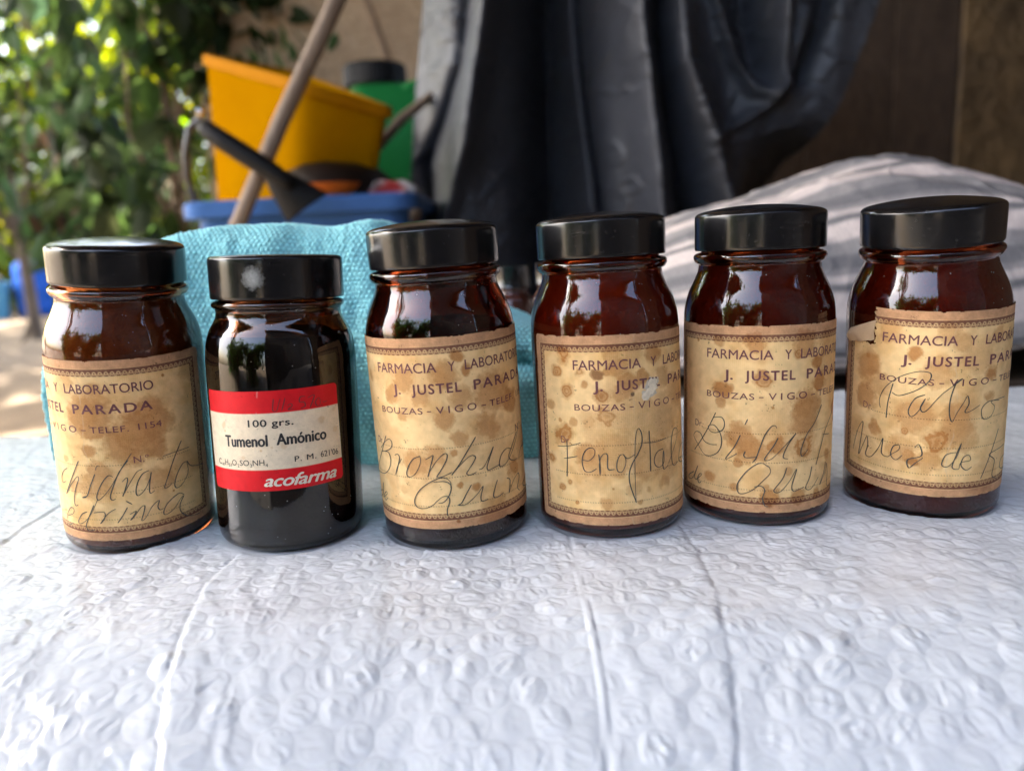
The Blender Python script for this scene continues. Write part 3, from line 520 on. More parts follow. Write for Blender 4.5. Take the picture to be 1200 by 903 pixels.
J_CAP = [(0, 112.6), (21.8, 112.6), (21.95, 108), (21.9, 103.6), (22.3, 103.15), (23.9, 103.1), (24.25, 103.6), (24.34, 105), (24.36, 110), (24.34, 115.2), (24.1, 116.3), (23.3, 117.1), (21.0, 117.9), (15, 118.9), (8, 119.6), (0, 119.9)]
K_CAP = [(0, 104.6), (21.9, 104.6), (22.0, 100), (22.0, 94.2), (22.4, 93.75), (24.4, 93.7), (24.75, 94.2), (24.8, 96), (24.8, 102), (24.8, 107.6), (24.5, 108.7), (23.8, 109.2), (22, 109.5), (12, 109.9), (0, 110.0)]
def content_prof(inn, fill, ofs=.25, dome=2.0, seed=0):
    o = [(r + ofs, z) for r, z in inn[::-1] if z < fill]
    o = [(0, 2.9)] + [(r, z - 2.2 if z < 9 else z) for r, z in o[1:]]
    r = o[-1][0]; return o + [(r - .5, fill), (r * .6, fill + dome * .6), (0, fill + dome)]

def frame_of(k):
    (bx, by), a = BOT[k]; a = Vector(a).normalized(); e1 = (Vector((1, 0, 0)) - a * a.x).normalized(); e2 = a.cross(e1)
    M = Matrix.Identity(4)
    for i in range(3): M[i][0] = e1[i]; M[i][1] = e2[i]; M[i][2] = a[i]; M[i][3] = (bx, by, 0)[i]
    return M
def on_cyl(u, v, R): ph = u / R; return R * np.sin(ph), -R * np.cos(ph), v
def cyl_mesh_mm(name, U, V, R, mat, parent, **kw):
    x, y, z = on_cyl(U, V, R); return grid_mesh(name, np.stack([x, y, z], -1) / 1000, mat, parent, **kw)

# ---- writing
_glyph = {}
def text_outline(s, bold=0, shear=0, space=1.0):
    c = bpy.data.curves.new('lettering', 'FONT'); c.body = s; c.size = 1.0; c.offset = bold; c.shear = shear; c.space_character = space
    c.resolution_u = 4; c.fill_mode = 'BOTH'
    o = bpy.data.objects.new('lettering', c); COL.objects.link(o)
    dg = bpy.context.evaluated_depsgraph_get(); dg.update()
    me = o.evaluated_get(dg).to_mesh()
    V = np.array([v.co[:2] for v in me.vertices]); F = [tuple(p.vertices) for p in me.polygons]
    o.evaluated_get(dg).to_mesh_clear(); bpy.data.objects.remove(o); bpy.data.curves.remove(c)
    return V, F
CAPH = None
def capheight():
    global CAPH
    if CAPH is None: V, F = text_outline('H'); CAPH = V[:, 1].max()
    return CAPH
def put_text(mb, s, u0, u1, v, h, R, T=None, bold=0, shear=0, space=1.0, slope=0.0, lift=.0):
    V, F = text_outline(s, 0, shear, space)
    V = V.copy(); x0, x1 = V[:, 0].min(), V[:, 0].max()
    if u1 is None: u1 = u0 + (x1 - x0) * h / capheight()
    U = u0 + (V[:, 0] - x0) * (u1 - u0) / (x1 - x0); Y = v + V[:, 1] * h / capheight() + (U - u0) * slope
    if T is not None: U, Y = T(U, Y)
    b = bold * h / capheight()                     # heavier strokes: the outline laid down again, a hair to each side
    for k, (du, dv) in enumerate([(0, 0)] if not bold else [(-b, 0), (b, 0), (0, b * .6), (0, -b * .6)]):
        x, y, z = on_cyl(U + du, Y + dv, R + .005 * k); mb.add(np.stack([x, y, z], -1) / 1000, F)
def crom(P, step=.35):
    P = np.array(P, float); out = []
    if len(P) == 2: return np.array([P[0] * (1 - t) + P[1] * t for t in np.linspace(0, 1, 8)])
    for i in range(len(P) - 1):
        p0 = P[max(i - 1, 0)]; p1 = P[i]; p2 = P[i + 1]; p3 = P[min(i + 2, len(P) - 1)]
        n = max(3, int(np.hypot(*(p2 - p1)) / step))
        for k in range(n):
            t = k / n; out.append(.5 * (2 * p1 + (p2 - p0) * t + (2 * p0 - 5 * p1 + 4 * p2 - p3) * t * t + (3 * p1 - p0 - 3 * p2 + p3) * t ** 3))
    out.append(P[-1]); return np.array(out)
def put_strokes(mb, strokes, R, w=.40, seed=0):
    rs = np.random.default_rng(seed); lift = 0
    for fl in strokes:
        P = crom(np.array(fl).reshape(-1, 2)); n = len(P)
        T = np.gradient(P, axis=0); T /= np.linalg.norm(T, axis=1)[:, None] + 1e-9; N = np.stack([-T[:, 1], T[:, 0]], -1)
        # downstrokes press harder than upstrokes
        ww = w * (.75 + .45 * np.clip(-T[:, 1], 0, 1) + .25 * (vnoise(np.arange(n) * .25, np.full(n, 3.3 + lift * 91), seed) - .5))
        ww = ww * np.clip(np.minimum(np.arange(n), np.arange(n)[::-1]) / 2 + .45, .45, 1)
        L = P + N * ww[:, None] / 2; Q = P - N * ww[:, None] / 2
        rr = R + lift + np.linspace(0, .010, n); lift += .011
        pts = []
        for A in (L, Q):
            x = rr * np.sin(A[:, 0] / R); y = -rr * np.cos(A[:, 0] / R); pts.append(np.stack([x, y, A[:, 1]], -1) / 1000)
        mb.add(np.concatenate(pts), [(i, n + i, n + i + 1, i + 1) for i in range(n - 1)])

# ---- label paper, painted point by point: margin, printed border, woven tint, ruled dots, stains
def pharmacy_label(k, root, u0, vF, rot, stains, sscale=1.0, cut=None, seed=0):
    R = 28.5 + .14; st = .24
    s = np.arange(-19.5, 89.5 + st, st); t = np.arange(0, 71 * sscale + st, st)
    SS, TT = np.meshgrid(s, t, indexing='ij'); TT0 = TT / sscale
    c, sn = math.cos(rot), math.sin(rot)
    def T(a, b): return u0 + a * c - (b - 58.5) * sn * 1.0, vF + a * sn + (b - 58.5) * c * sscale
    U, V = T(SS, TT0)
    d = np.minimum(np.minimum(SS + 19.5, 89.5 - SS), np.minimum(TT0, 71 - TT0))
    hor = np.minimum(TT0, 71 - TT0) < np.minimum(SS + 19.5, 89.5 - SS)
    along = np.where(hor, SS, TT0)
    n1 = fbm(U * .11, V * .11, 100 + seed); n2 = fbm(U * .5, V * .5, 120 + seed); n3 = vnoise(U * 3.1, V * 3.1, 130 + seed); n4 = fbm(U * .07 + 9, V * .07, 150 + seed)
    C = np.array([.84, .58, .275])[None, None] * (.88 + .24 * n2)[..., None]
    yel = sstep(.45, .7, n4) * .8
    wv = ((np.sin(U * 2 * np.pi / .72) > .1) & (np.sin(V * 2 * np.pi / .72) > -.2)) * 1.0 * (.4 + .6 * n3)
    wv = wv * (d > 6.2)
    Y = np.array([.70, .45, .085])
    C = C * (1 - (wv * (.16 + .42 * yel))[..., None]) + Y * (wv * (.16 + .42 * yel))[..., None]
    C = C * (1 - .22 * sstep(.5, .75, n1)[..., None] * np.array([.3, .6, 1.0]))
    # bare margin outside the printed frame, tanned by age
    mg = 1 - sstep(3.2, 3.5, d)
    Cm = np.array([.55, .305, .155]) * (.72 + .5 * n2)[..., None] * (.9 + .2 * n3)[..., None]
    C = C * (1 - mg[..., None]) + Cm * mg[..., None]
    # frame
    dk = np.array([.150, .052, .036])
    fr = (sstep(3.35, 3.55, d) - sstep(6.05, 6.25, d))
    per = 2.05; a = (along / per) % 1.0 - .5
    q = np.hypot(a * per, (d - 4.95) * 1.1)
    ring = np.exp(-((q - .52) / .17) ** 2)
    a2 = ((along / per + .5) % 1.0) - .5; q2 = np.hypot(a2 * per, d - 5.6); ring = np.maximum(ring, .8 * np.exp(-((q2 - .35) / .16) ** 2))
    ring = np.maximum(ring, .9 * (sstep(5.25, 5.45, d) - sstep(5.6, 5.75, d)) * (abs(a2) > .1) * .6)
    solid = fr * np.clip(1 - .85 * ring, 0, 1) * (.86 + .14 * n3)
    C = C * (1 - solid[..., None]) + dk * solid[..., None]
    # ruled dotted lines
    for tv, sa, sb in ((30.7, -2, 56), (30.7, 65, 79), (19.7, -9.5, 79), (9.0, -9.5, 79)):
        ln = np.exp(-((TT0 - tv) / .16) ** 2) * ((SS % .96) < .5) * (SS > sa) * (SS < sb) * .75
        C = C * (1 - ln[..., None]) + np.array([.12, .07, .04]) * ln[..., None]
    # stains
    wob = fbm(U * .32, V * .32, 170 + seed) - .5; wob2 = fbm(U * 1.3, V * 1.3, 171 + seed) - .5
    tot = np.zeros(U.shape); edge = np.zeros(U.shape); dark = np.zeros(U.shape)
    for su, sv, r, it in stains:
        r = r * 1.22; it = it * 1.35 if abs(it) < .75 else it
        dd = np.hypot(U - su, V - sv) / r + wob * .9 / max(r * .22, .8) + wob2 * .3
        b = 1 - sstep(.62, 1.14, dd)
        if it < 0: b = b * .55 + .75 * np.exp(-((dd - .52) / .14) ** 2) + .5 * np.exp(-((dd - .05) / .22) ** 2); it = -it
        tot = np.maximum(tot, b * min(it, 1.0)); edge = np.maximum(edge, np.exp(-((dd - .93) / .09) ** 2) * it * .35)
        if it > 1: dark = np.maximum(dark, b * (it - 1) * 1.6)
    big = sstep(.50, .68, fbm(U * .09 + 40, V * .09, 180 + seed, 5)) * .30
    tot = np.clip(np.maximum(tot, big * (d > 3.4)) , 0, 1)
    tint = np.array([.55, .365, .24])
    mul = 1 - tot[..., None] * (1 - tint) * .98
    mul = mul * (1 - np.clip(edge, 0, .5)[..., None] * np.array([.25, .4, .5]))
    grain = 1 + (vnoise(U * 6, V * 6, 190 + seed) - .5) * .30 * tot
    C = C * mul * grain[..., None]
    C = C * (1 - np.clip(dark, 0, .8)[..., None]) + np.array([.10, .075, .05]) * np.clip(dark, 0, .8)[..., None]
    # specks
    sp = vnoise(U * 2.3, V * 2.3, 200 + seed) * vnoise(U * .4, V * .4, 201 + seed); C = C * (1 - .55 * sstep(.72, .80, sp))[..., None]
    if k == 4:                                                # scraped patch down to the white paper
        pu, pv = SCRAPE
        for ou, ov, r in ((0, 0, 2.9), (1.5, 2.2, 2.6), (-1.9, -1.5, 2.0)):
            dd = np.hypot(U - pu - ou, (V - pv - ov)) / r + wob2 * 1.1; e = 1 - sstep(.85, .98, dd)
            C = C * (1 - e[..., None]) + np.array([.60, .54, .42]) * (.85 + .3 * n2)[..., None] * e[..., None]
    # creases worn pale
    if k in (4, 6, 1):
        cr = np.exp(-((U - (6 if k == 4 else -4) - (fbm(V * .1, V * 0, 210 + k) - .5) * 5) / .18) ** 2) * sstep(.45, .7, fbm(U * .2, V * .2, 211 + k)) * .5
        C = C * (1 - cr[..., None]) + np.array([.6, .47, .3]) * cr[..., None]
    # ragged outline
    rag = (fbm(along * .35, d * 0 + k, 220 + seed) - .5) * 1.5 + (fbm(along * 1.6, d * 0 + k, 221 + seed) - .5) * .5
    keep = d > np.clip(rag, 0, 2)
    cx, cy = np.minimum(SS + 19.5, 89.5 - SS), np.minimum(TT0, 71 - TT0)
    keep &= ~((cx < 2.2) & (cy < 2.2) & (np.hypot(cx - 2.2, cy - 2.2) > 2.2))
    if cut is not None: keep &= ~cut(U, V, SS, TT0, wob2)
    kq = keep[:-1, :-1] & keep[1:, :-1] & keep[:-1, 1:] & keep[1:, 1:]
    # the paper lifts a hair where it is blistered
    lift = .10 * fbm(U * .25, V * .25, 230 + seed) * np.clip(d / 3, .3, 1)
    x = (R + lift) * np.sin(U / 28.5); y = -(R + lift) * np.cos(U / 28.5)
    lab = grid_mesh('label', np.stack([x, y, V], -1) / 1000, PAPER, root, col=C, keep=kq, flip=True)
    # lettering
    RT = 28.5 + .27
    mb = MB()
    put_text(mb, 'FARMACIA', 0, 25.0, 58.5, 3.45, RT, T, .009); put_text(mb, 'Y', 29.1, 31.6, 58.5, 3.45, RT, T, .009); put_text(mb, 'LABORATORIO', 35.2, 67.5, 58.5, 3.45, RT, T, .009)
    put_text(mb, 'J.', 7.4, 10.7, 50.9, 3.45, RT, T, .026); put_text(mb, 'JUSTEL', 15.3, 33.2, 50.9, 3.45, RT, T, .026, 0, 1.2); put_text(mb, 'PARADA', 38.0, 66.3, 50.9, 3.45, RT, T, .026, 0, 1.25)
    put_text(mb, 'BOUZAS', 0, 18.6, 43.6, 2.3, RT, T, .006, 0, 1.1); put_text(mb, '-', 20.3, 21.8, 43.8, 2.3, RT, T, .01); put_text(mb, 'VIGO', 23.6, 38.3, 43.6, 2.5, RT, T, .006, 0, 1.5)
    put_text(mb, '-', 40.3, 42.2, 43.8, 2.3, RT, T, .01); put_text(mb, 'TELEF.', 43.8, 57.4, 43.6, 2.3, RT, T, .006, 0, 1.1); put_text(mb, '1154', 60.6, 68.9, 43.6, 2.4, RT, T, .006)
    put_text(mb, 'Dr.', -6.5, -2.2, 30.9, 2.5, RT, T); put_text(mb, 'N.º', 57.6, 62.8, 30.9, 2.6, RT, T)
    mb.build('lettering', TXT, lab)
    if k == 4:                                                # the scuff: paper torn up to a pale flake over the lettering
        a = np.arange(-6, 7, .2); A, Bq = np.meshgrid(a, a, indexing='ij'); e = np.zeros(A.shape)
        n = fbm(A * .9, Bq * .9, 250) - .5
        for ou, ov, r in ((1.3, 1.9, 2.3), (.2, -.2, 1.7), (-1.7, -1.8, 1.9)): e = np.maximum(e, 1 - np.hypot(A - ou, Bq - ov) / r + n * .9)
        kp = e > 0; rr = RT + .04 + .12 * np.clip(e, 0, 1) + .10 * fbm(A, Bq, 251)
        cc = np.array([.78, .68, .50]) * (.75 + .45 * fbm(A * .8, Bq * .8, 252))[..., None]
        uu = A + SCRAPE[0]; grid_mesh('scuffed_paper', np.stack([rr * np.sin(uu / 28.5), -rr * np.cos(uu / 28.5), Bq + SCRAPE[1]], -1) / 1000, PAPER, lab, col=cc, keep=kp[:-1, :-1] & kp[1:, 1:] & kp[1:, :-1] & kp[:-1, 1:], flip=True)
    hw = MB(); put_strokes(hw, INK[k], RT + .05, .34, k); hw.build('handwriting', INKM, lab)
    return lab

def gram_label(root):
    R = 28.25 + .14; st = .2
    s = np.arange(-26.9, 29.2, st); t = np.arange(0, 37.4, st); SS, TT = np.meshgrid(s, t, indexing='ij'); rot = .029
    T = lambda a, b: (a - (b - 18) * rot, 23.7 + b + (a + 26.9) * rot)
    U, V = T(SS, TT)
    n2 = fbm(U * .6, V * .6, 301); n3 = vnoise(U * 4, V * 4, 302)
    C = np.array([.74, .615, .435])[None, None] * (.88 + .22 * n2)[..., None] * (.94 + .12 * n3)[..., None]
    wob = fbm(U * .5, V * .5, 303) - .5
    for su, sv, r, it in STAIN[2]:
        e = (1 - sstep(.5, 1.1, np.hypot(U - su, V - sv) / r + wob * 1.2)) * abs(it); C = C * (1 - e[..., None] * np.array([.25, .42, .6]))
    red = np.maximum(1 - sstep(8.05, 8.3, TT), sstep(28.9, 29.15, TT))
    rc = np.array([.62, .006, .012])[None, None] * (.9 + .2 * n2)[..., None]
    C = C * (1 - red[..., None]) + rc * red[..., None]
    sp = vnoise(U * 2.6, V * 2.6, 304) * vnoise(U * .5, V * .5, 305); C = C * (1 - .5 * sstep(.74, .82, sp))[..., None]
    fold = np.exp(-((U + 3.5 - (V - 40) * .10) / .22) ** 2) * sstep(.5, .7, fbm(U * .3, V * .3, 306)) * .4; C = C * (1 - fold[..., None]) + np.array([.62, .52, .44]) * fold[..., None]
    cx, cy = np.minimum(SS + 26.9, 29.0 - SS), np.minimum(TT, 37.3 - TT)
    keep = (cx > 0) & (cy > 0) & ~((cx < 1.6) & (cy < 1.6) & (np.hypot(cx - 1.6, cy - 1.6) > 1.6))
    kq = keep[:-1, :-1] & keep[1:, :-1] & keep[:-1, 1:] & keep[1:, 1:]
    lift = .10 * fbm(U * .2, V * .2, 307)
    x = (R + lift) * np.sin(U / 28.25); y = -(R + lift) * np.cos(U / 28.25)
    lab = grid_mesh('label', np.stack([x, y, V], -1) / 1000, PAPER2, root, col=C, keep=kq, flip=True)
    RT = 28.25 + .27; mb = MB()
    def tl(sx, a, b, v, h, sl, **kw): put_text(mb, sx, a, b, v, h, RT, None, slope=sl, **kw)
    tl('100 grs.', -5.6, 10.6, 48.6, 2.5, .03, bold=.025, space=1.05)
    tl('Tumenol', -16.4, 1.1, 40.8, 4.1, .045, bold=.032); tl('Amónico', 4.5, 22.6, 41.9, 4.1, .01, bold=.032)
    u = -21.9
    for ch, sub in (('C', 0), ('41', 1), ('H', 0), ('51', 1), ('O', 0), ('2', 1), ('SO', 0), ('3', 1), ('NH', 0), ('4', 1)):
        w = {'C': 1.9, '41': 1.5, 'H': 1.8, '51': 1.5, 'O': 2.2, '2': .8, 'SO': 3.9, '3': .8, 'NH': 4.4, '4': .9}[ch]
        tl(ch, u, u + w, (33.5 if not sub else 32.9) + (u + 22) * .045, 2.05 if not sub else 1.2, .045, bold=.004); u += w + .33
    tl('P. M.', 10.3, 18.2, 35.2, 2.0, .03, bold=.012, space=1.1); tl("621'06", 20.0, 27.7, 35.5, 2.2, -.03, bold=.006)
    mb.build('black_lettering', TXTB, lab)
    mb = MB(); put_text(mb, 'acofarma', -1.0, 26.3, 26.5, 4.3, RT, None, .028, .35, .95, slope=.008); mb.build('pale_lettering', TXTW, lab)
    hw = MB(); put_strokes(hw, INK[2], RT + .04, .32, 9); hw.build('handwriting', PENCIL, lab)
    return lab

powder = lambda n, a, b, s=90: pm(n, a, .9, b, s, .7, 300, None, .002, **{'Specular IOR Level': 0.0})
def make_jar(k, label, content, fill, glass, out=J_OUT, inn=J_IN, cap=J_CAP, capm=None, caprot=0, dome=2.0, lumps=0):
    root = empty('pharmacy_jar'); root.matrix_world = frame_of(k); tag(root, label, 'jar', 'amber pharmacy jars in a row on the bubble wrap')
    prof = smooth_prof(out, 4)
    MB().lathe(mm(prof + smooth_prof(inn, 3)), 160).build('glass_body', glass, root, 180)
    cb = MB().lathe(mm(smooth_prof(cap, 4)), 128).build('cap', capm or CAP, root, 35)
    cb.rotation_euler = (0, 0, caprot)
    cn = MB().lathe(mm(content_prof(inn, fill, 1.3, dome)), 96)
    if lumps:
        rs = np.random.default_rng(k); n = len(cn.v)
        for i, p in enumerate(cn.v):
            if p[2] > (fill - 1) / 1000 and math.hypot(p[0], p[1]) < .024:
                q = lumps * (fbm(np.array([p[0] * 160]), np.array([p[1] * 160]), k)[0] - .4) / 1000; cn.v[i] = (p[0], p[1], p[2] + q)
    cn.build('contents', content, root, 60)
    return root
SCRAPE = (13.0, 55.3)
j1 = make_jar(1, 'leaning amber jar whose handwritten label ends in hidrato, leftmost in the row', powder('tan_powder', (.36, .21, .10), (.24, .12, .05)), 98, BROWN, caprot=.4)
pharmacy_label(1, j1, -46.2, 63.6, .03, STAIN[1], 1.0, None, 1)
j2 = make_jar(2, 'shorter dark jar with the red and white label, second in the row', pm('black_tar', (.006, .0045, .004), .8, (.011, .008, .006), 40, **{'Specular IOR Level': 0.0}), 80, DEEP, K_OUT, K_IN, K_CAP, CAP2, 0, 1.0)
gram_label(j2)
j3 = make_jar(3, 'amber jar whose handwritten label begins Bronhidr, beside the red labelled jar', powder('dark_crystals', (.09, .035, .02), (.03, .012, .008), 140), 80, DARKAMBER, caprot=1.1, lumps=7)
pharmacy_label(3, j3, -24.9, 67.3, 0.0, STAIN[3], 1.0, None, 3)
j4 = make_jar(4, 'amber jar whose label has ringed stains, a scraped white patch and the word Fenoftale', powder('red_brown_powder', (.32, .12, .06), (.22, .07, .04)), 98, AMBER, caprot=2.2)
pharmacy_label(4, j4, -15.5, 64.0, -.008, STAIN[4], 1.0, None, 4)
j5 = make_jar(5, 'amber jar whose handwritten label begins Bisulf, before the striped cushion', powder('maroon_powder', (.20, .065, .04), (.13, .04, .026)), 98, AMBER, caprot=3.0)
pharmacy_label(5, j5, -28.5, 64.1, 0.0, STAIN[5], 1.0, None, 5)
j6 = make_jar(6, 'rightmost amber jar with a torn corner on its Polvo label', powder('dark_red_powder', (.21, .06, .038), (.13, .036, .024)), 98, AMBER, caprot=4.1)
def torn(U, V, s, t, n):
    return ((U + n * 2.5 < -32.2) & (V + n * 2 > 69.5 - (U + 40) * .12)) | ((V - n * 1.6 < 11.9 - (U + 30) * .05) & (U < -31 + n * 4) & (U > -42))
l6 = pharmacy_label(6, j6, -29.0, 70.3, -.042, STAIN[6], 1.0, torn, 6)
# the torn corner, curled away from the glass
a = np.linspace(0, 1, 24); b = np.linspace(0, 1, 14); A, Bq = np.meshgrid(a, b, indexing='ij')
U = -44.2 + A * 12.3 + Bq * .5 + .5 * (fbm(A * 0 + 2, Bq * 5, 5) - .5); V = 67.6 + A * 2.6 + Bq * (5.6 + 2.2 * A) + .8 * (fbm(A * 6, Bq * 0, 6) - .5) * (1 - Bq) * 2
rr = 28.9 + 1.6 * (1 - A) * .6 + 1.3 * np.sin(np.pi * Bq) * (1 - .6 * A)
grid_mesh('torn_flap', np.stack([rr * np.sin(U / 28.5), -rr * np.cos(U / 28.5), V], -1) / 1000, FLAP, l6, flip=True)

# two small bottles out of focus behind the towel
SMALL_OUT = [(0, .5), (13, 0), (15.6, .8), (16.4, 3), (16.5, 20), (16.5, 62), (16.2, 68), (14.6, 73), (12.2, 76.5), (11.3, 79), (11.3, 82)]
def small_bottle(x, y, label):
    r = empty('small_bottle', (x, y, -.006)); tag(r, label, 'bottle', 'small brown bottles behind the towel')
    MB().lathe(mm(smooth_prof(SMALL_OUT + [(0, 82.2)], 3)), 48).build('glass_body', pm('brown_bottle_glass', (.055, .016, .010), .08, (.04, .012, .008), 30), r, 60)
    MB().lathe(mm(smooth_prof([(0, 82.3), (12.6, 82.3), (13.1, 83), (13.1, 96), (12.4, 97.6), (0, 98)], 2)), 40).build('cap', CAP, r, 40)
    a = np.linspace(-1.2, 1.2, 30); b = np.linspace(18, 60, 8); A, B2 = np.meshgrid(a, b, indexing='ij')
    grid_mesh('label', np.stack([16.7 * np.sin(A), -16.7 * np.cos(A), B2], -1) / 1000, pm('small_label_paper', (.55, .42, .26), .8, (.45, .33, .2), 60), r, flip=True)
small_bottle(.004, .575, 'small blurred brown bottle with black cap, standing behind the towel beside the third jar')
small_bottle(.036, .60, 'small blurred brown bottle half hidden by the jar with the scraped label')

# ================================================================== TOWEL
def towel():
    hx = np.array([-.2352, -.2349, -.2338, -.227, -.213, -.192, -.168, -.143, -.113, -.09, -.074, -.063, -.055, -.047, -.035, -.018, -.002, .013, .024, .031, .035])
    hz = np.array([.004, .045, .062, .070, .098, .112, .1205, .1245, .1235, .1205, .123, .1235, .1195, .104, .088, .079, .072, .066, .056, .030, .004])
    xs = np.arange(-.2352, .035, .00052); H = np.interp(xs, hx, hz); k = np.hanning(31); k /= k.sum()
    H = np.convolve(np.pad(H, 15, mode='edge'), k, mode='valid')
    # cross-section: up the front, over the top, down the back
    n = 560; tt = np.linspace(0, 1, n)
    yf, yb, r = .374, .462, .016
    segs = np.array([0, 1, 1 + .55, 2.1, 3.0])
    X = np.repeat(xs[:, None], n, 1); Hh = np.repeat(H[:, None], n, 1); T = np.repeat(tt[None], len(xs), 0)
    rr = np.minimum(r, Hh * .45)
    L1 = Hh - rr; L2 = rr * math.pi / 2; L3 = (yb - yf) - 2 * rr; L4 = L2; L5 = L1; Lt = L1 + L2 + L3 + L4 + L5
    q = T ** 1.35 * Lt                                  # finer in front
    y = np.where(q < L1, yf, 0.0); z = np.where(q < L1, q, 0.0)
    a = np.clip((q - L1) / rr, 0, math.pi / 2); m2 = (q >= L1) & (q < L1 + L2)
    y = np.where(m2, yf + rr * (1 - np.cos(a)), y); z = np.where(m2, Hh - rr + rr * np.sin(a), z)
    m3 = (q >= L1 + L2) & (q < L1 + L2 + L3); y = np.where(m3, yf + rr + q - L1 - L2, y); z = np.where(m3, Hh, z)
    a = np.clip((q - L1 - L2 - L3) / rr, 0, math.pi / 2); m4 = (q >= L1 + L2 + L3) & (q < L1 + 2 * L2 + L3)
    y = np.where(m4, yb - rr + rr * np.sin(a), y); z = np.where(m4, Hh - rr + rr * np.cos(a), z)
    m5 = q >= L1 + 2 * L2 + L3; y = np.where(m5, yb, y); z = np.where(m5, np.maximum(Hh - rr - (q - L1 - 2 * L2 - L3), 0), z)
    # slumped face, soft folds, the crease near the right hand end
    f = 1 - sstep(.375, .41, y)
    y = y - f * (.010 * np.sin(np.pi * np.clip(z / .12, 0, 1)) + .010 * (fbm(X * 18, z * 9, 401) - .5) + .006 * (fbm(X * 45, z * 30, 402) - .5))
    dcr, s = polydist(X, z, [(-.05, .062), (-.02, .056), (.012, .050), (.04, .047)])
    y = y + f * .011 * np.exp(-(dcr / .0045) ** 2) - f * .005 * np.exp(-((dcr * s + .012) / .010) ** 2) - f * .004 * np.exp(-((dcr * s - .014) / .012) ** 2)
    dcr, s = polydist(X, z, [(-.06, .13), (-.055, .09), (-.05, .04), (-.052, 0)]); y = y + f * .007 * np.exp(-(dcr / .006) ** 2)
    z = z + (1 - f) * .004 * (fbm(X * 25, y * 25, 403) - .5) + .0015 * (fbm(X * 60, y * 60, 404) - .5)
    y = y + .020 * sstep(-.235, -.262, X) * f * 0
    P = np.stack([X, y, z], -1)
    du = np.gradient(P, axis=0); dv = np.gradient(P, axis=1); N = np.cross(dv, du); ln = np.linalg.norm(N, axis=-1, keepdims=True); N = N / np.maximum(ln, 1e-12)
    N = np.where((N[..., 1:2] * 0 + 1) > 0, N, N)
    # waffle weave: rows of loops
    wx = X * 1000 + 1.1 * (fbm(X * 60, q * 60, 405) - .5) * 2; wq = q * 1000 + 1.1 * (fbm(X * 60, q * 60, 406) - .5) * 2
    row = np.floor(wq / 2.3); ph = (wx / 2.5 + (row % 2) * .5)
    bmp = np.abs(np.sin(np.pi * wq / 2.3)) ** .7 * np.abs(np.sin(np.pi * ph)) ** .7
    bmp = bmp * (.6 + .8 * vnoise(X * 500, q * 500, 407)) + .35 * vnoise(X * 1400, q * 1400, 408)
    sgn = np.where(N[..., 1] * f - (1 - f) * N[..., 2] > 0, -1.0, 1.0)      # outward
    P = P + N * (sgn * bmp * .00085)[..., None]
    C = np.array([.29, .70, .73])[None, None] * (.68 + .38 * np.clip(bmp, 0, 1.2))[..., None] * (.9 + .2 * fbm(X * 30, q * 30, 409))[..., None]  # gaps between loops painted darker: shade put into the colour
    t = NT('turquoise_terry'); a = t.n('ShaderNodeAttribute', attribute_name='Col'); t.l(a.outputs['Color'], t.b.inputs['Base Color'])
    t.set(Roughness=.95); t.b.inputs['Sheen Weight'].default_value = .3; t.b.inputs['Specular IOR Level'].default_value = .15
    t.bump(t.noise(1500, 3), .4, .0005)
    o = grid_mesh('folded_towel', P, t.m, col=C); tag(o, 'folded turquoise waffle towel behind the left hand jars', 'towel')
towel()

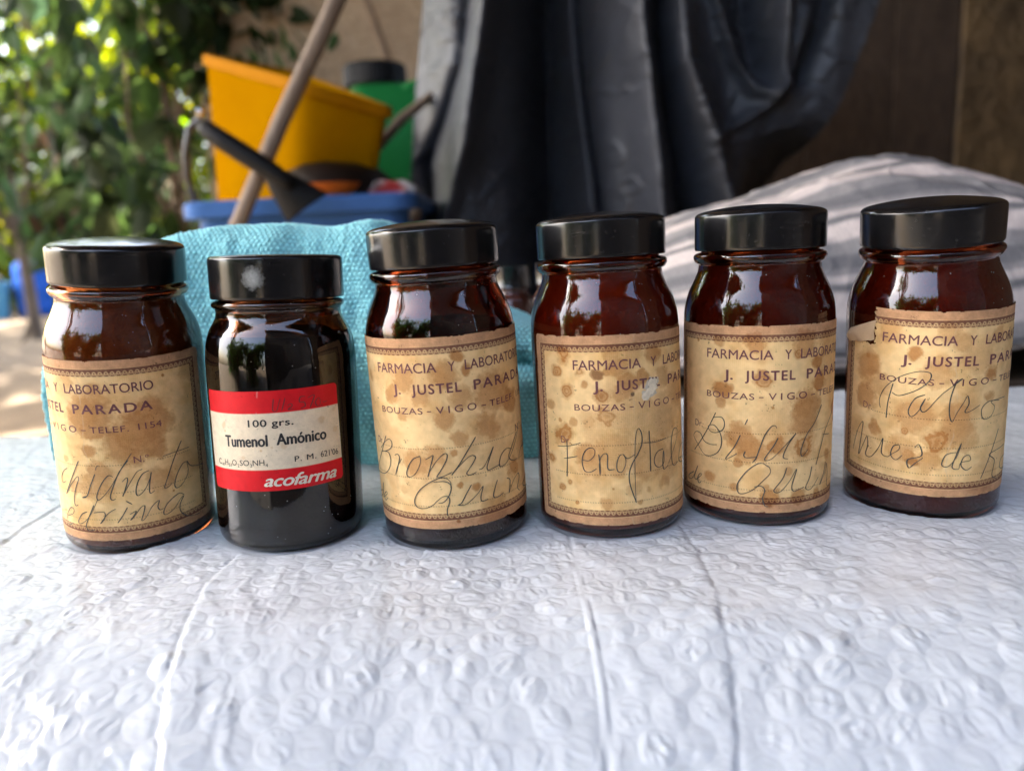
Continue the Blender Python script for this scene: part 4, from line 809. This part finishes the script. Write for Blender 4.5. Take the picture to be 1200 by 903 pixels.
# ================================================================== STRIPED CUSHION
def cushion():
    nx, na = 520, 420
    hx = np.array([.075, .085, .105, .122, .161, .199, .237, .262, .281, .30, .326, .36, .392, .44, .50, .55, .58, .59])
    hz = np.array([.03, .075, .108, .1205, .1315, .1395, .1535, .1615, .1645, .1625, .160, .150, .138, .118, .095, .07, .045, .03])
    x = np.linspace(.075, .59, nx); H = np.interp(x, hx, hz) - .004; k = np.hanning(81); k /= k.sum(); H = np.convolve(np.pad(H, 40, mode='edge'), k, mode='valid')
    z0 = np.interp(x, [.075, .3, .36, .42, .59], [.028, .030, .036, .048, .03])
    zb = np.interp(x, [.075, .25, .33, .40, .50, .59], [.0, -.003, .004, .018, .024, .02])
    al = np.linspace(-.5 * math.pi, 1.5 * math.pi, na)
    X = np.repeat(x[:, None], na, 1); A = np.repeat(al[None], nx, 0)
    hh = H[:, None]; zz = z0[:, None]; lo = zb[:, None]
    c, s = np.cos(A), np.sin(A)
    ry = np.interp(x, [.075, .11, .16, .5, .59], [.02, .07, .11, .12, .03])[:, None]
    y = .600 + .02 - ry * np.sign(c) * np.abs(c) ** .85
    z = np.where(s > 0, zz + (hh - zz) * np.abs(s) ** .80, zz - (zz - lo) * np.abs(s) ** .7)
    arc = (A / math.pi) * .27
    fr = (s > -.3) * 1.0
    P = np.stack([X, y, z], -1)
    du = np.gradient(P, axis=0); dv = np.gradient(P, axis=1); N = np.cross(dv, du); N /= np.maximum(np.linalg.norm(N, axis=-1, keepdims=True), 1e-12)
    out = np.where((N[..., 1] * (-c) + N[..., 2] * s) > 0, 1.0, -1.0)
    # drape folds running along and down the cloth
    w = .010 * (fbm(X * 9 + arc * 8, arc * 16, 501) - .5) + .006 * (fbm(X * 22 - arc * 18, arc * 30, 502) - .5)
    rid = 1 - np.abs(2 * fbm(X * 7 + arc * 16, arc * 9 - X * 6, 503, 2) - 1); w = w + .003 * sstep(.82, 1.0, rid)
    for pl, amp, wd in (([(.20, .13), (.26, .115), (.32, .125), (.40, .14)], .006, .006), ([(.22, .10), (.30, .075), (.38, .06)], .005, .008), ([(.25, .12), (.30, .105), (.34, .085), (.37, .05)], .003, .005), ([(.13, .13), (.18, .09), (.24, .04)], -.005, .008)):
        d, sd = polydist(X, arc, pl); w = w + amp * np.exp(-(d / wd) ** 2) - amp * .7 * np.exp(-((d * sd - wd * 1.8) / wd) ** 2)
    w = w * .5 * sstep(-.6, .1, s) + .0012 * (fbm(X * 90, arc * 90, 504) - .5) + .0007 * sstep(.84, 1, 1 - np.abs(2 * fbm(X * 38 + arc * 30, arc * 26 - X * 14, 508, 2) - 1))
    P = P + N * (out * w)[..., None]
    # broad woven stripes
    st = arc * 1000 + 40 * (X - .3) * 1.2 + 26 * (fbm(X * 4, arc * 4, 505) - .5) - 55 * np.clip(X - .26, 0, 1) * 1.0
    a = (st % 44) / 44
    lt = sstep(.02, .06, a) - sstep(.30, .34, a) + (sstep(.42, .45, a) - sstep(.52, .55, a)) * .9
    dk = (sstep(.34, .36, a) - sstep(.40, .42, a)) + (sstep(.60, .64, a) - sstep(.80, .84, a)) * .8
    base = np.array([.255, .238, .232]); li = np.array([.54, .465, .43]); dd = np.array([.112, .110, .118])
    C = base[None, None] * (1 - lt[..., None]) + li * lt[..., None]; C = C * (1 - dk[..., None] * .75) + dd * dk[..., None] * .75
    tw = np.sin((X * 1000 + arc * 1000) * 2 * np.pi / 1.5) * .10 + (vnoise(X * 900, arc * 900, 506) - .5) * .22
    C = C * (1 + tw[..., None]) * (.92 + .16 * fbm(X * 20, arc * 20, 507))[..., None]
    t = NT('striped_cotton'); at = t.n('ShaderNodeAttribute', attribute_name='Col'); t.l(at.outputs['Color'], t.b.inputs['Base Color'])
    t.set(Roughness=.95); t.b.inputs['Specular IOR Level'].default_value = .15; 
    t.bump(t.noise(1100, 3), .35, .0006)
    o = grid_mesh('striped_cushion', P, t.m, col=C); tag(o, 'grey and off-white striped cloth cushion behind the right hand jars', 'cushion')
cushion()

# ================================================================== BLACK TARPAULIN
def tarp():
    Y0 = 1.25; K = Y0 / 880.2 * 1.02
    ns, nz = 620, 420
    py = np.linspace(-150, 420, nz)
    lft = np.interp(py, [-150, 0, 80, 230, 300, 420], [516, 496, 483, 466, 456, 440])
    rgt = np.interp(py, [-150, -60, 20, 80, 130, 165, 180, 235, 330, 420], [1030, 1020, 1010, 992, 972, 952, 940, 930, 926, 920])
    rgt = rgt + 4 * (fbm(py * .05, py * 0, 600) - .5) * 2
    s = np.linspace(0, 1, ns)
    PX = lft[None] + (rgt - lft)[None] * s[:, None]; PY = np.repeat(py[None], ns, 0)
    y = np.full(PX.shape, Y0)
    y = y + .13 * sstep(560, 470, PX)
    def ridge(pts, amp, wd, wd2=None):
        nonlocal y
        d, sd = polydist(PX, PY, pts); q = d * sd
        w = np.where(q > 0, wd, wd2 or wd); y = y - amp * np.exp(-(d / w) ** 1.5)
    ridge([(585, -150), (575, 0), (560, 80), (545, 170), (505, 290), (490, 420)], .065, 24, 16)
    ridge([(560, -150), (556, 0), (545, 70), (520, 130), (494, 180), (500, 230)], -.045, 10, 14)
    ridge([(652, -150), (650, 60), (650, 420)], -.20, 36)
    ridge([(668, -150), (676, 60), (690, 200), (700, 420)], .030, 9)
    ridge([(676, -150), (690, 90), (706, 240), (712, 420)], -.03, 6)
    ridge([(735, -150), (742, 40), (758, 180), (768, 300), (772, 420)], .070, 20)
    ridge([(758, -150), (768, 60), (782, 150), (800, 240), (806, 420)], -.060, 10)
    ridge([(772, -150), (790, 80), (822, 160), (848, 250), (860, 420)], .060, 20)
    ridge([(800, -150), (828, 10), (850, 70), (876, 106), (896, 114), (908, 100), (906, 40), (898, -60), (896, -150)], .032, 7)
    ridge([(850, -150), (868, 20), (885, 80)], -.055, 20)
    ridge([(930, 20), (915, 100), (890, 126), (850, 150), (822, 168)], .014, 7)
    ridge([(960, -150), (955, 20), (930, 90)], -.03, 10)
    y = y + .30 * sstep(130, 260, PY) * sstep(850, 935, PX)
    y = y + .02 * (fbm(PX * .02, PY * .006, 601, 2) - .5) + .006 * (fbm(PX * .04 + PY * .015, PY * .02, 602, 2) - .5) + .0015 * (fbm(PX * .12, PY * .10, 603) - .5)
    crk = 1 - np.abs(2 * fbm(PX * .018 + PY * .01, PY * .02 - PX * .008, 604, 3) - 1); y = y - .0035 * sstep(.85, 1, crk)
    for sc_, am_, sd_ in ((.034, .0050, 610), (.07, .0030, 611), (.13, .0015, 612)):          # sharp little creases in the film
        r_ = 1 - np.abs(2 * fbm(PX * sc_ + PY * sc_ * .5, PY * sc_ * .8 - PX * sc_ * .3, sd_, 2) - 1); y = y - am_ * sstep(.90, 1, r_) * sstep(.4, .7, fbm(PX * .01, PY * .012, sd_ + 5))
    X = -0.8055 + 0.001382 * PX + -0.000023 * PY; Z = 0.5183 + -0.000063 * PX + -0.001320 * PY     # drawn on a centimetre-like grid
    t = NT('black_tarpaulin')
    f = t.noise(6, 5, .6); d = t.noise(80, 4, .7)
    t.l(t.ramp(f, [(.3, (.031, .034, .043)), (.75, (.050, .054, .067))]), t.b.inputs['Base Color'])
    t.l(t.ramp(d, [(.3, .40), (.8, .62)]), t.b.inputs['Roughness']); t.bump(t.noise(220, 4), .15, .002)
    o = grid_mesh('black_tarpaulin', np.stack([X, y, Z], -1), t.m, flip=True)
    md = o.modifiers.new('thickness', 'SOLIDIFY'); md.thickness = .0012
    tag(o, 'black plastic tarpaulin hanging in long folds behind the jars', 'tarpaulin')
tarp()

# ================================================================== TUB, YELLOW BIN AND WHAT LIES IN THEM
def plastic(n, c, r=.4): return pm(n, c, r, tuple(q * .82 for q in c), 6, .08, 60, None, .002, **{'Specular IOR Level': .05})
BLUE = plastic('blue_plastic', (.060, .150, .40), .42)
tub = empty('blue_tub', (-.285, 1.24, GZ)); tag(tub, 'blue plastic tub standing behind the turquoise towel', 'tub')
def rrect(hx, hy, r, n=8):
    o = []
    for cx, cy, a0 in ((hx - r, hy - r, 0), (-hx + r, hy - r, 90), (-hx + r, -hy + r, 180), (hx - r, -hy + r, 270)):
        for k in range(n + 1):
            a = math.radians(a0 + 90 * k / n); o.append((cx + r * math.cos(a), cy + r * math.sin(a)))
    return o
def loft(secs):
    """secs: list of (list of (x, y), z) -> skin"""
    b = MB(); n = len(secs[0][0]); v = []; f = []
    for pts, z in secs: v += [(x, y, z) for x, y in pts]
    for i in range(len(secs) - 1):
        for k in range(n):
            k2 = (k + 1) % n; f.append((i * n + k, i * n + k2, (i + 1) * n + k2, (i + 1) * n + k))
    f.append(tuple(range(n - 1, -1, -1))); f.append(tuple((len(secs) - 1) * n + k for k in range(n)))
    return b.add(v, f)
TH = .502
b = loft([(rrect(.135, .14, .03), 0), (rrect(.150, .165, .035), TH - .03), (rrect(.150, .165, .035), TH - .002), (rrect(.145, .16, .032), TH - .002), (rrect(.130, .135, .03), .01)])
b.build('body', BLUE, tub, 40)
o1, i1 = rrect(.166, .178, .038), rrect(.148, .162, .034); rim = MB(); n = len(o1); v = []; f = []
for pts, z in ((i1, TH - .022), (o1, TH - .022), (o1, TH - .003), (rrect(.163, .175, .037), TH), (i1, TH)): v += [(x, y, z) for x, y in pts]
for i in range(5):
    for k in range(n): f.append((i * n + k, i * n + (k + 1) % n, ((i + 1) % 5) * n + (k + 1) % n, ((i + 1) % 5) * n + k))
rim.add(v, f).build('rim', BLUE, tub, 40)

YEL = pm('yellow_plastic', (.33, .150, .0006), .7, (.28, .120, .0005), 7, .08, 60, None, .002, **{'Specular IOR Level': 0.0})
def yellow_bin():
    # four walls of a tapered bin lying tilted in the tub; corner posts given as bottom / top points
    A0, A1 = Vector((-.482, 1.28, .12)), Vector((-.464, 1.26, .418))      # left corner
    B0, B1 = Vector((-.312, 1.14, .10)), Vector((-.278, 1.10, .340))    # near corner
    C0, C1 = Vector((-.200, 1.15, .12)), Vector((-.150, 1.15, .303))     # right corner
    D0 = A0 + C0 - B0; D1 = A1 + C1 - B1 + Vector((0, .02, .02))
    root = empty('yellow_bin', tuple(B0)); tag(root, 'tilted yellow plastic bin sticking out of the blue tub', 'bin')
    lo, hi = [A0, B0, C0, D0], [A1, B1, C1, D1]
    cl, ch = sum(lo, Vector()) / 4, sum(hi, Vector()) / 4
    rel = lambda p: tuple(p - B0)
    def rounded(q, c, k, r):
        out = []
        for i in range(4):
            p, pv, nx = q[i], q[i - 1], q[(i + 1) % 4]
            a = p + (pv - p).normalized() * r; d = p + (nx - p).normalized() * r
            for t in np.linspace(0, 1, 6): out.append(a * (1 - t) ** 2 + p * 2 * t * (1 - t) + d * t * t)
        return [c + (p - c) * k for p in out]
    secs = [rounded(lo, cl, 1, .025), rounded(hi, ch, 1, .03), rounded(hi, ch, .97, .03), rounded(lo, cl, .95, .025)]
    b = MB(); n = len(secs[0]); b.add([rel(p) for sct in secs for p in sct],
        [(i * n + k, i * n + (k + 1) % n, (i + 1) * n + (k + 1) % n, (i + 1) * n + k) for i in range(3) for k in range(n)] + [tuple(range(n - 1, -1, -1)), tuple(3 * n + k for k in range(n))])
    b.build('body', YEL, root, 50)
    ax = (ch - cl).normalized()
    s2 = [[p + ax * h for p in rounded(hi, ch, kk, .03)] for kk, h in ((1.0, -.014), (1.045, -.014), (1.05, -.004), (1.04, .002), (.975, .002))]
    r = MB(); r.add([rel(p) for sct in s2 for p in sct], [(i * n + k, i * n + (k + 1) % n, ((i + 1) % 5) * n + (k + 1) % n, ((i + 1) % 5) * n + k) for i in range(5) for k in range(n)])
    r.build('rim', pm('orange_yellow_plastic', (.40, .165, .002), .7, (.34, .13, .002), 7, 0, 60, None, .002, **{'Specular IOR Level': .03}), root, 50)
    w = MB(); w.tube([rel(Vector(p)) for p in ((-.395, 1.05, .288), (-.412, 1.05, .278), (-.426, 1.06, .245), (-.432, 1.07, .215), (-.436, 1.10, .185), (-.432, 1.12, .14))], .0045, 8)
    w.build('wire_handle', pm('grey_wire', (.10, .11, .12), .4, (.06, .06, .07), 60, Metallic=.6), root, 80)
yellow_bin()
pole = MB(); pole.tube([(-.585, 1.0, GZ), (-.458, 1.01, -.05), (-.349, 1.02, .153), (-.283, 1.03, .278), (-.2, 1.04, .422), (-.105, 1.06, .60), (.02, 1.08, .85)], [.0108, .0108, .0104, .0110, .0110, .011, .0105], 14)
po = pole.build('wooden_pole', wood_mat('weathered_pole', (.15, .105, .072), (.29, .22, .165)), None, 60); tag(po, 'weathered round wooden pole leaning across the yellow bin', 'pole')
BLK = pm('black_rubber', (.0055, .0055, .006), .5, (.010, .010, .011), 30, **{'Specular IOR Level': .15})
sc = empty('black_scoop', (-.335, .985, .19)); tag(sc, 'black handled garden scoop lying across the rim of the blue tub', 'scoop')
q = lambda *p: tuple(np.array(p) - (-.335, .985, .19))
h = MB(); h.tube([q(-.374, .99, .270), q(-.367, .988, .265), q(-.345, .985, .248), q(-.318, .982, .229), q(-.290, .98, .210), q(-.272, .98, .196), q(-.264, .98, .188)], [.007, .0110, .0125, .0130, .0120, .010, .007], 16); h.build('handle', BLK, sc, 80)
h = MB(); h.tube([q(-.375, .99, .287), q(-.370, .99, .284)], [.007, .007], 12); h.build('hanging_ring', pm('bright_steel', (.6, .58, .54), .2, None, 40, Metallic=1.0), sc, 60)
bl = []; nu, nv = 26, 16
for i in range(nu):
    t = i / (nu - 1)
    for j in range(nv):
        s = j / (nv - 1) * 2 - 1; wd = .009 + .022 * t ** .8
        cx, cz = -.290 + t * .040, .206 - t * .044
        nx, nz = .85, .52
        bl.append((cx + s * wd * nx, .978 - .012 * (1 - s * s) * (1 - .3 * t) + .012, cz + s * wd * nz))
P = np.array(bl).reshape(nu, nv, 3) - np.array((-.335, .985, .19))
o = grid_mesh('blade', P, BLK, sc); md = o.modifiers.new('thickness', 'SOLIDIFY'); md.thickness = .003
pan = empty('dark_pan', (-.242, 1.16, .203)); tag(pan, 'dark brown shallow pan resting upside down in the blue tub', 'pan')
M = Matrix.Rotation(math.radians(9), 4, 'Y') @ Matrix.Rotation(math.radians(12), 4, 'X')
MB().lathe([(0, .036), (.03, .035), (.055, .029), (.075, .015), (.083, 0), (.085, -.003), (.081, -.003), (.072, .012), (.05, .026), (0, .032)], 56, M).build('pan_body', pm('dark_enamel', (.012, .007, .006), .5, (.008, .005, .004), 20, **{'Specular IOR Level': .15}), pan, 60)
ob = MB().lathe([(0, 0), (.03, .002), (.046, .012), (.052, .032), (.055, .033), (.049, .01), (.03, -.002), (0, -.004)], 40, Matrix.Translation((-.250, 1.12, .167))).build('orange_bowl', plastic('orange_plastic', (.55, .13, .02)), None, 60)
tag(ob, 'small orange bowl under the dark pan in the blue tub', 'bowl')
pk = MB(); rs = np.random.default_rng(3)
pkt = loft([(rrect(.030, .02, .012, 4), 0), (rrect(.036, .024, .014, 4), .02), (rrect(.034, .022, .014, 4), .045), (rrect(.020, .012, .010, 4), .058)])
pkt.v = [(x + .003 * rs.normal(), y + .003 * rs.normal(), z + .002 * rs.normal()) for x, y, z in pkt.v]
tp = NT('red_and_white_wrapper'); f = tp.noise(18, 3, .5); tp.l(tp.ramp(f, [(.42, (.30, .025, .025)), (.50, (.42, .39, .38))]), tp.b.inputs['Base Color']); tp.set(Roughness=.35)
po = pkt.build('wrapper_packet', tp.m, None, 60); po.location = (-.162, 1.12, .143); po.scale = (1.1, 1, 1); tag(po, 'crumpled red and white packet at the right end of the blue tub', 'packet')

# green jerrycan
GRN = plastic('green_plastic', (.012, .145, .036), .35)
jc = empty('green_jerrycan', (-.205, 1.62, GZ)); tag(jc, 'green plastic jerrycan with black lid behind the yellow bin', 'jerrycan')
JT = .43 - GZ
loft([(rrect(.10, .09, .03), 0), (rrect(.110, .10, .035), .02), (rrect(.110, .10, .035), JT - .13), (rrect(.108, .095, .04), JT - .06), (rrect(.10, .075, .045), JT - .025), (rrect(.085, .065, .05), JT - .010)]).build('body', GRN, jc, 45)
MB().lathe([(0, JT - .02), (.050, JT - .02), (.052, JT), (0, JT)], 40, Matrix.Translation((-.043, 0, 0))).build('neck', GRN, jc, 40)
pr = []
for k in range(96):
    a = 2 * math.pi * k / 96; r = .062 + (.0016 if k % 2 else 0); pr.append((-.043 + r * math.cos(a), r * math.sin(a)))
loft([(pr, JT - .004), (pr, JT + .033), ([(-.043 + (x + .043) * .93, y * .93) for x, y in pr], JT + .038)]).build('lid', BLK, jc, 35)
hd = MB(); hd.tube([(.020, -.05, JT - .06), (.030, -.06, JT - .020), (.055, -.065, JT - .012), (.072, -.06, JT - .05), (.075, -.055, JT - .14)], [.015, .016, .016, .016, .015], 14); hd.build('handle', GRN, jc, 80)
tw = MB(); tw.tube([(-.26, 1.33, .235), (-.205, 1.33, .278), (-.165, 1.33, .318), (-.12, 1.34, .350), (-.05, 1.36, .40)], [.007, .0085, .009, .008, .005], 8); o = tw.build('dry_branch', TW, None, 80); tag(o, 'pale dry branch poking out beside the green jerrycan', 'branch')
tw = MB(); tw.tube([(-.42, 2.66, .92), (-.36, 2.64, .72), (-.30, 2.62, .55), (-.24, 2.60, .42), (-.20, 2.58, GZ)], [.010, .012, .013, .014, .016], 8); o = tw.build('dead_branch', TW, None, 80); tag(o, 'thin dead branch leaning against the stucco wall above the jerrycan', 'branch')

# barrel and bucket far off on the dirt
bb = empty('blue_barrel', (-3.83, 6.15, GZ)); tag(bb, 'small blue plastic barrel standing far back on the dirt', 'barrel')
MB().lathe([(0, 0), (.10, 0), (.125, .02), (.128, .10), (.120, .12), (.130, .14), (.130, .30), (.122, .32), (.128, .34), (.115, .42), (.06, .455), (.05, .46)], 40).build('body', plastic('barrel_blue', (.02, .085, .36), .4), bb, 50)
MB().lathe([(0, .455), (.045, .458), (.045, .49), (0, .492)], 24).build('lid', plastic('barrel_lid', (.02, .06, .25), .4), bb, 40)
bk = empty('pale_bucket', (-4.08, 6.0, GZ)); tag(bk, 'light blue bucket at the far left edge beside the barrel', 'bucket')
MB().lathe([(0, 0), (.10, 0), (.135, .26), (.142, .262), (.142, .285), (.130, .285), (.096, .01), (0, .01)], 36).build('body', plastic('pale_blue_plastic', (.10, .27, .38), .4), bk, 50)
h = MB(); h.tube([(-.138 * math.cos(a), -.03, .27 + .10 * math.sin(a)) for a in np.linspace(0, math.pi, 14)], .004, 6); h.build('handle', pm('bucket_wire', (.3, .3, .3), .4, None, 40, Metallic=.8), bk, 80)
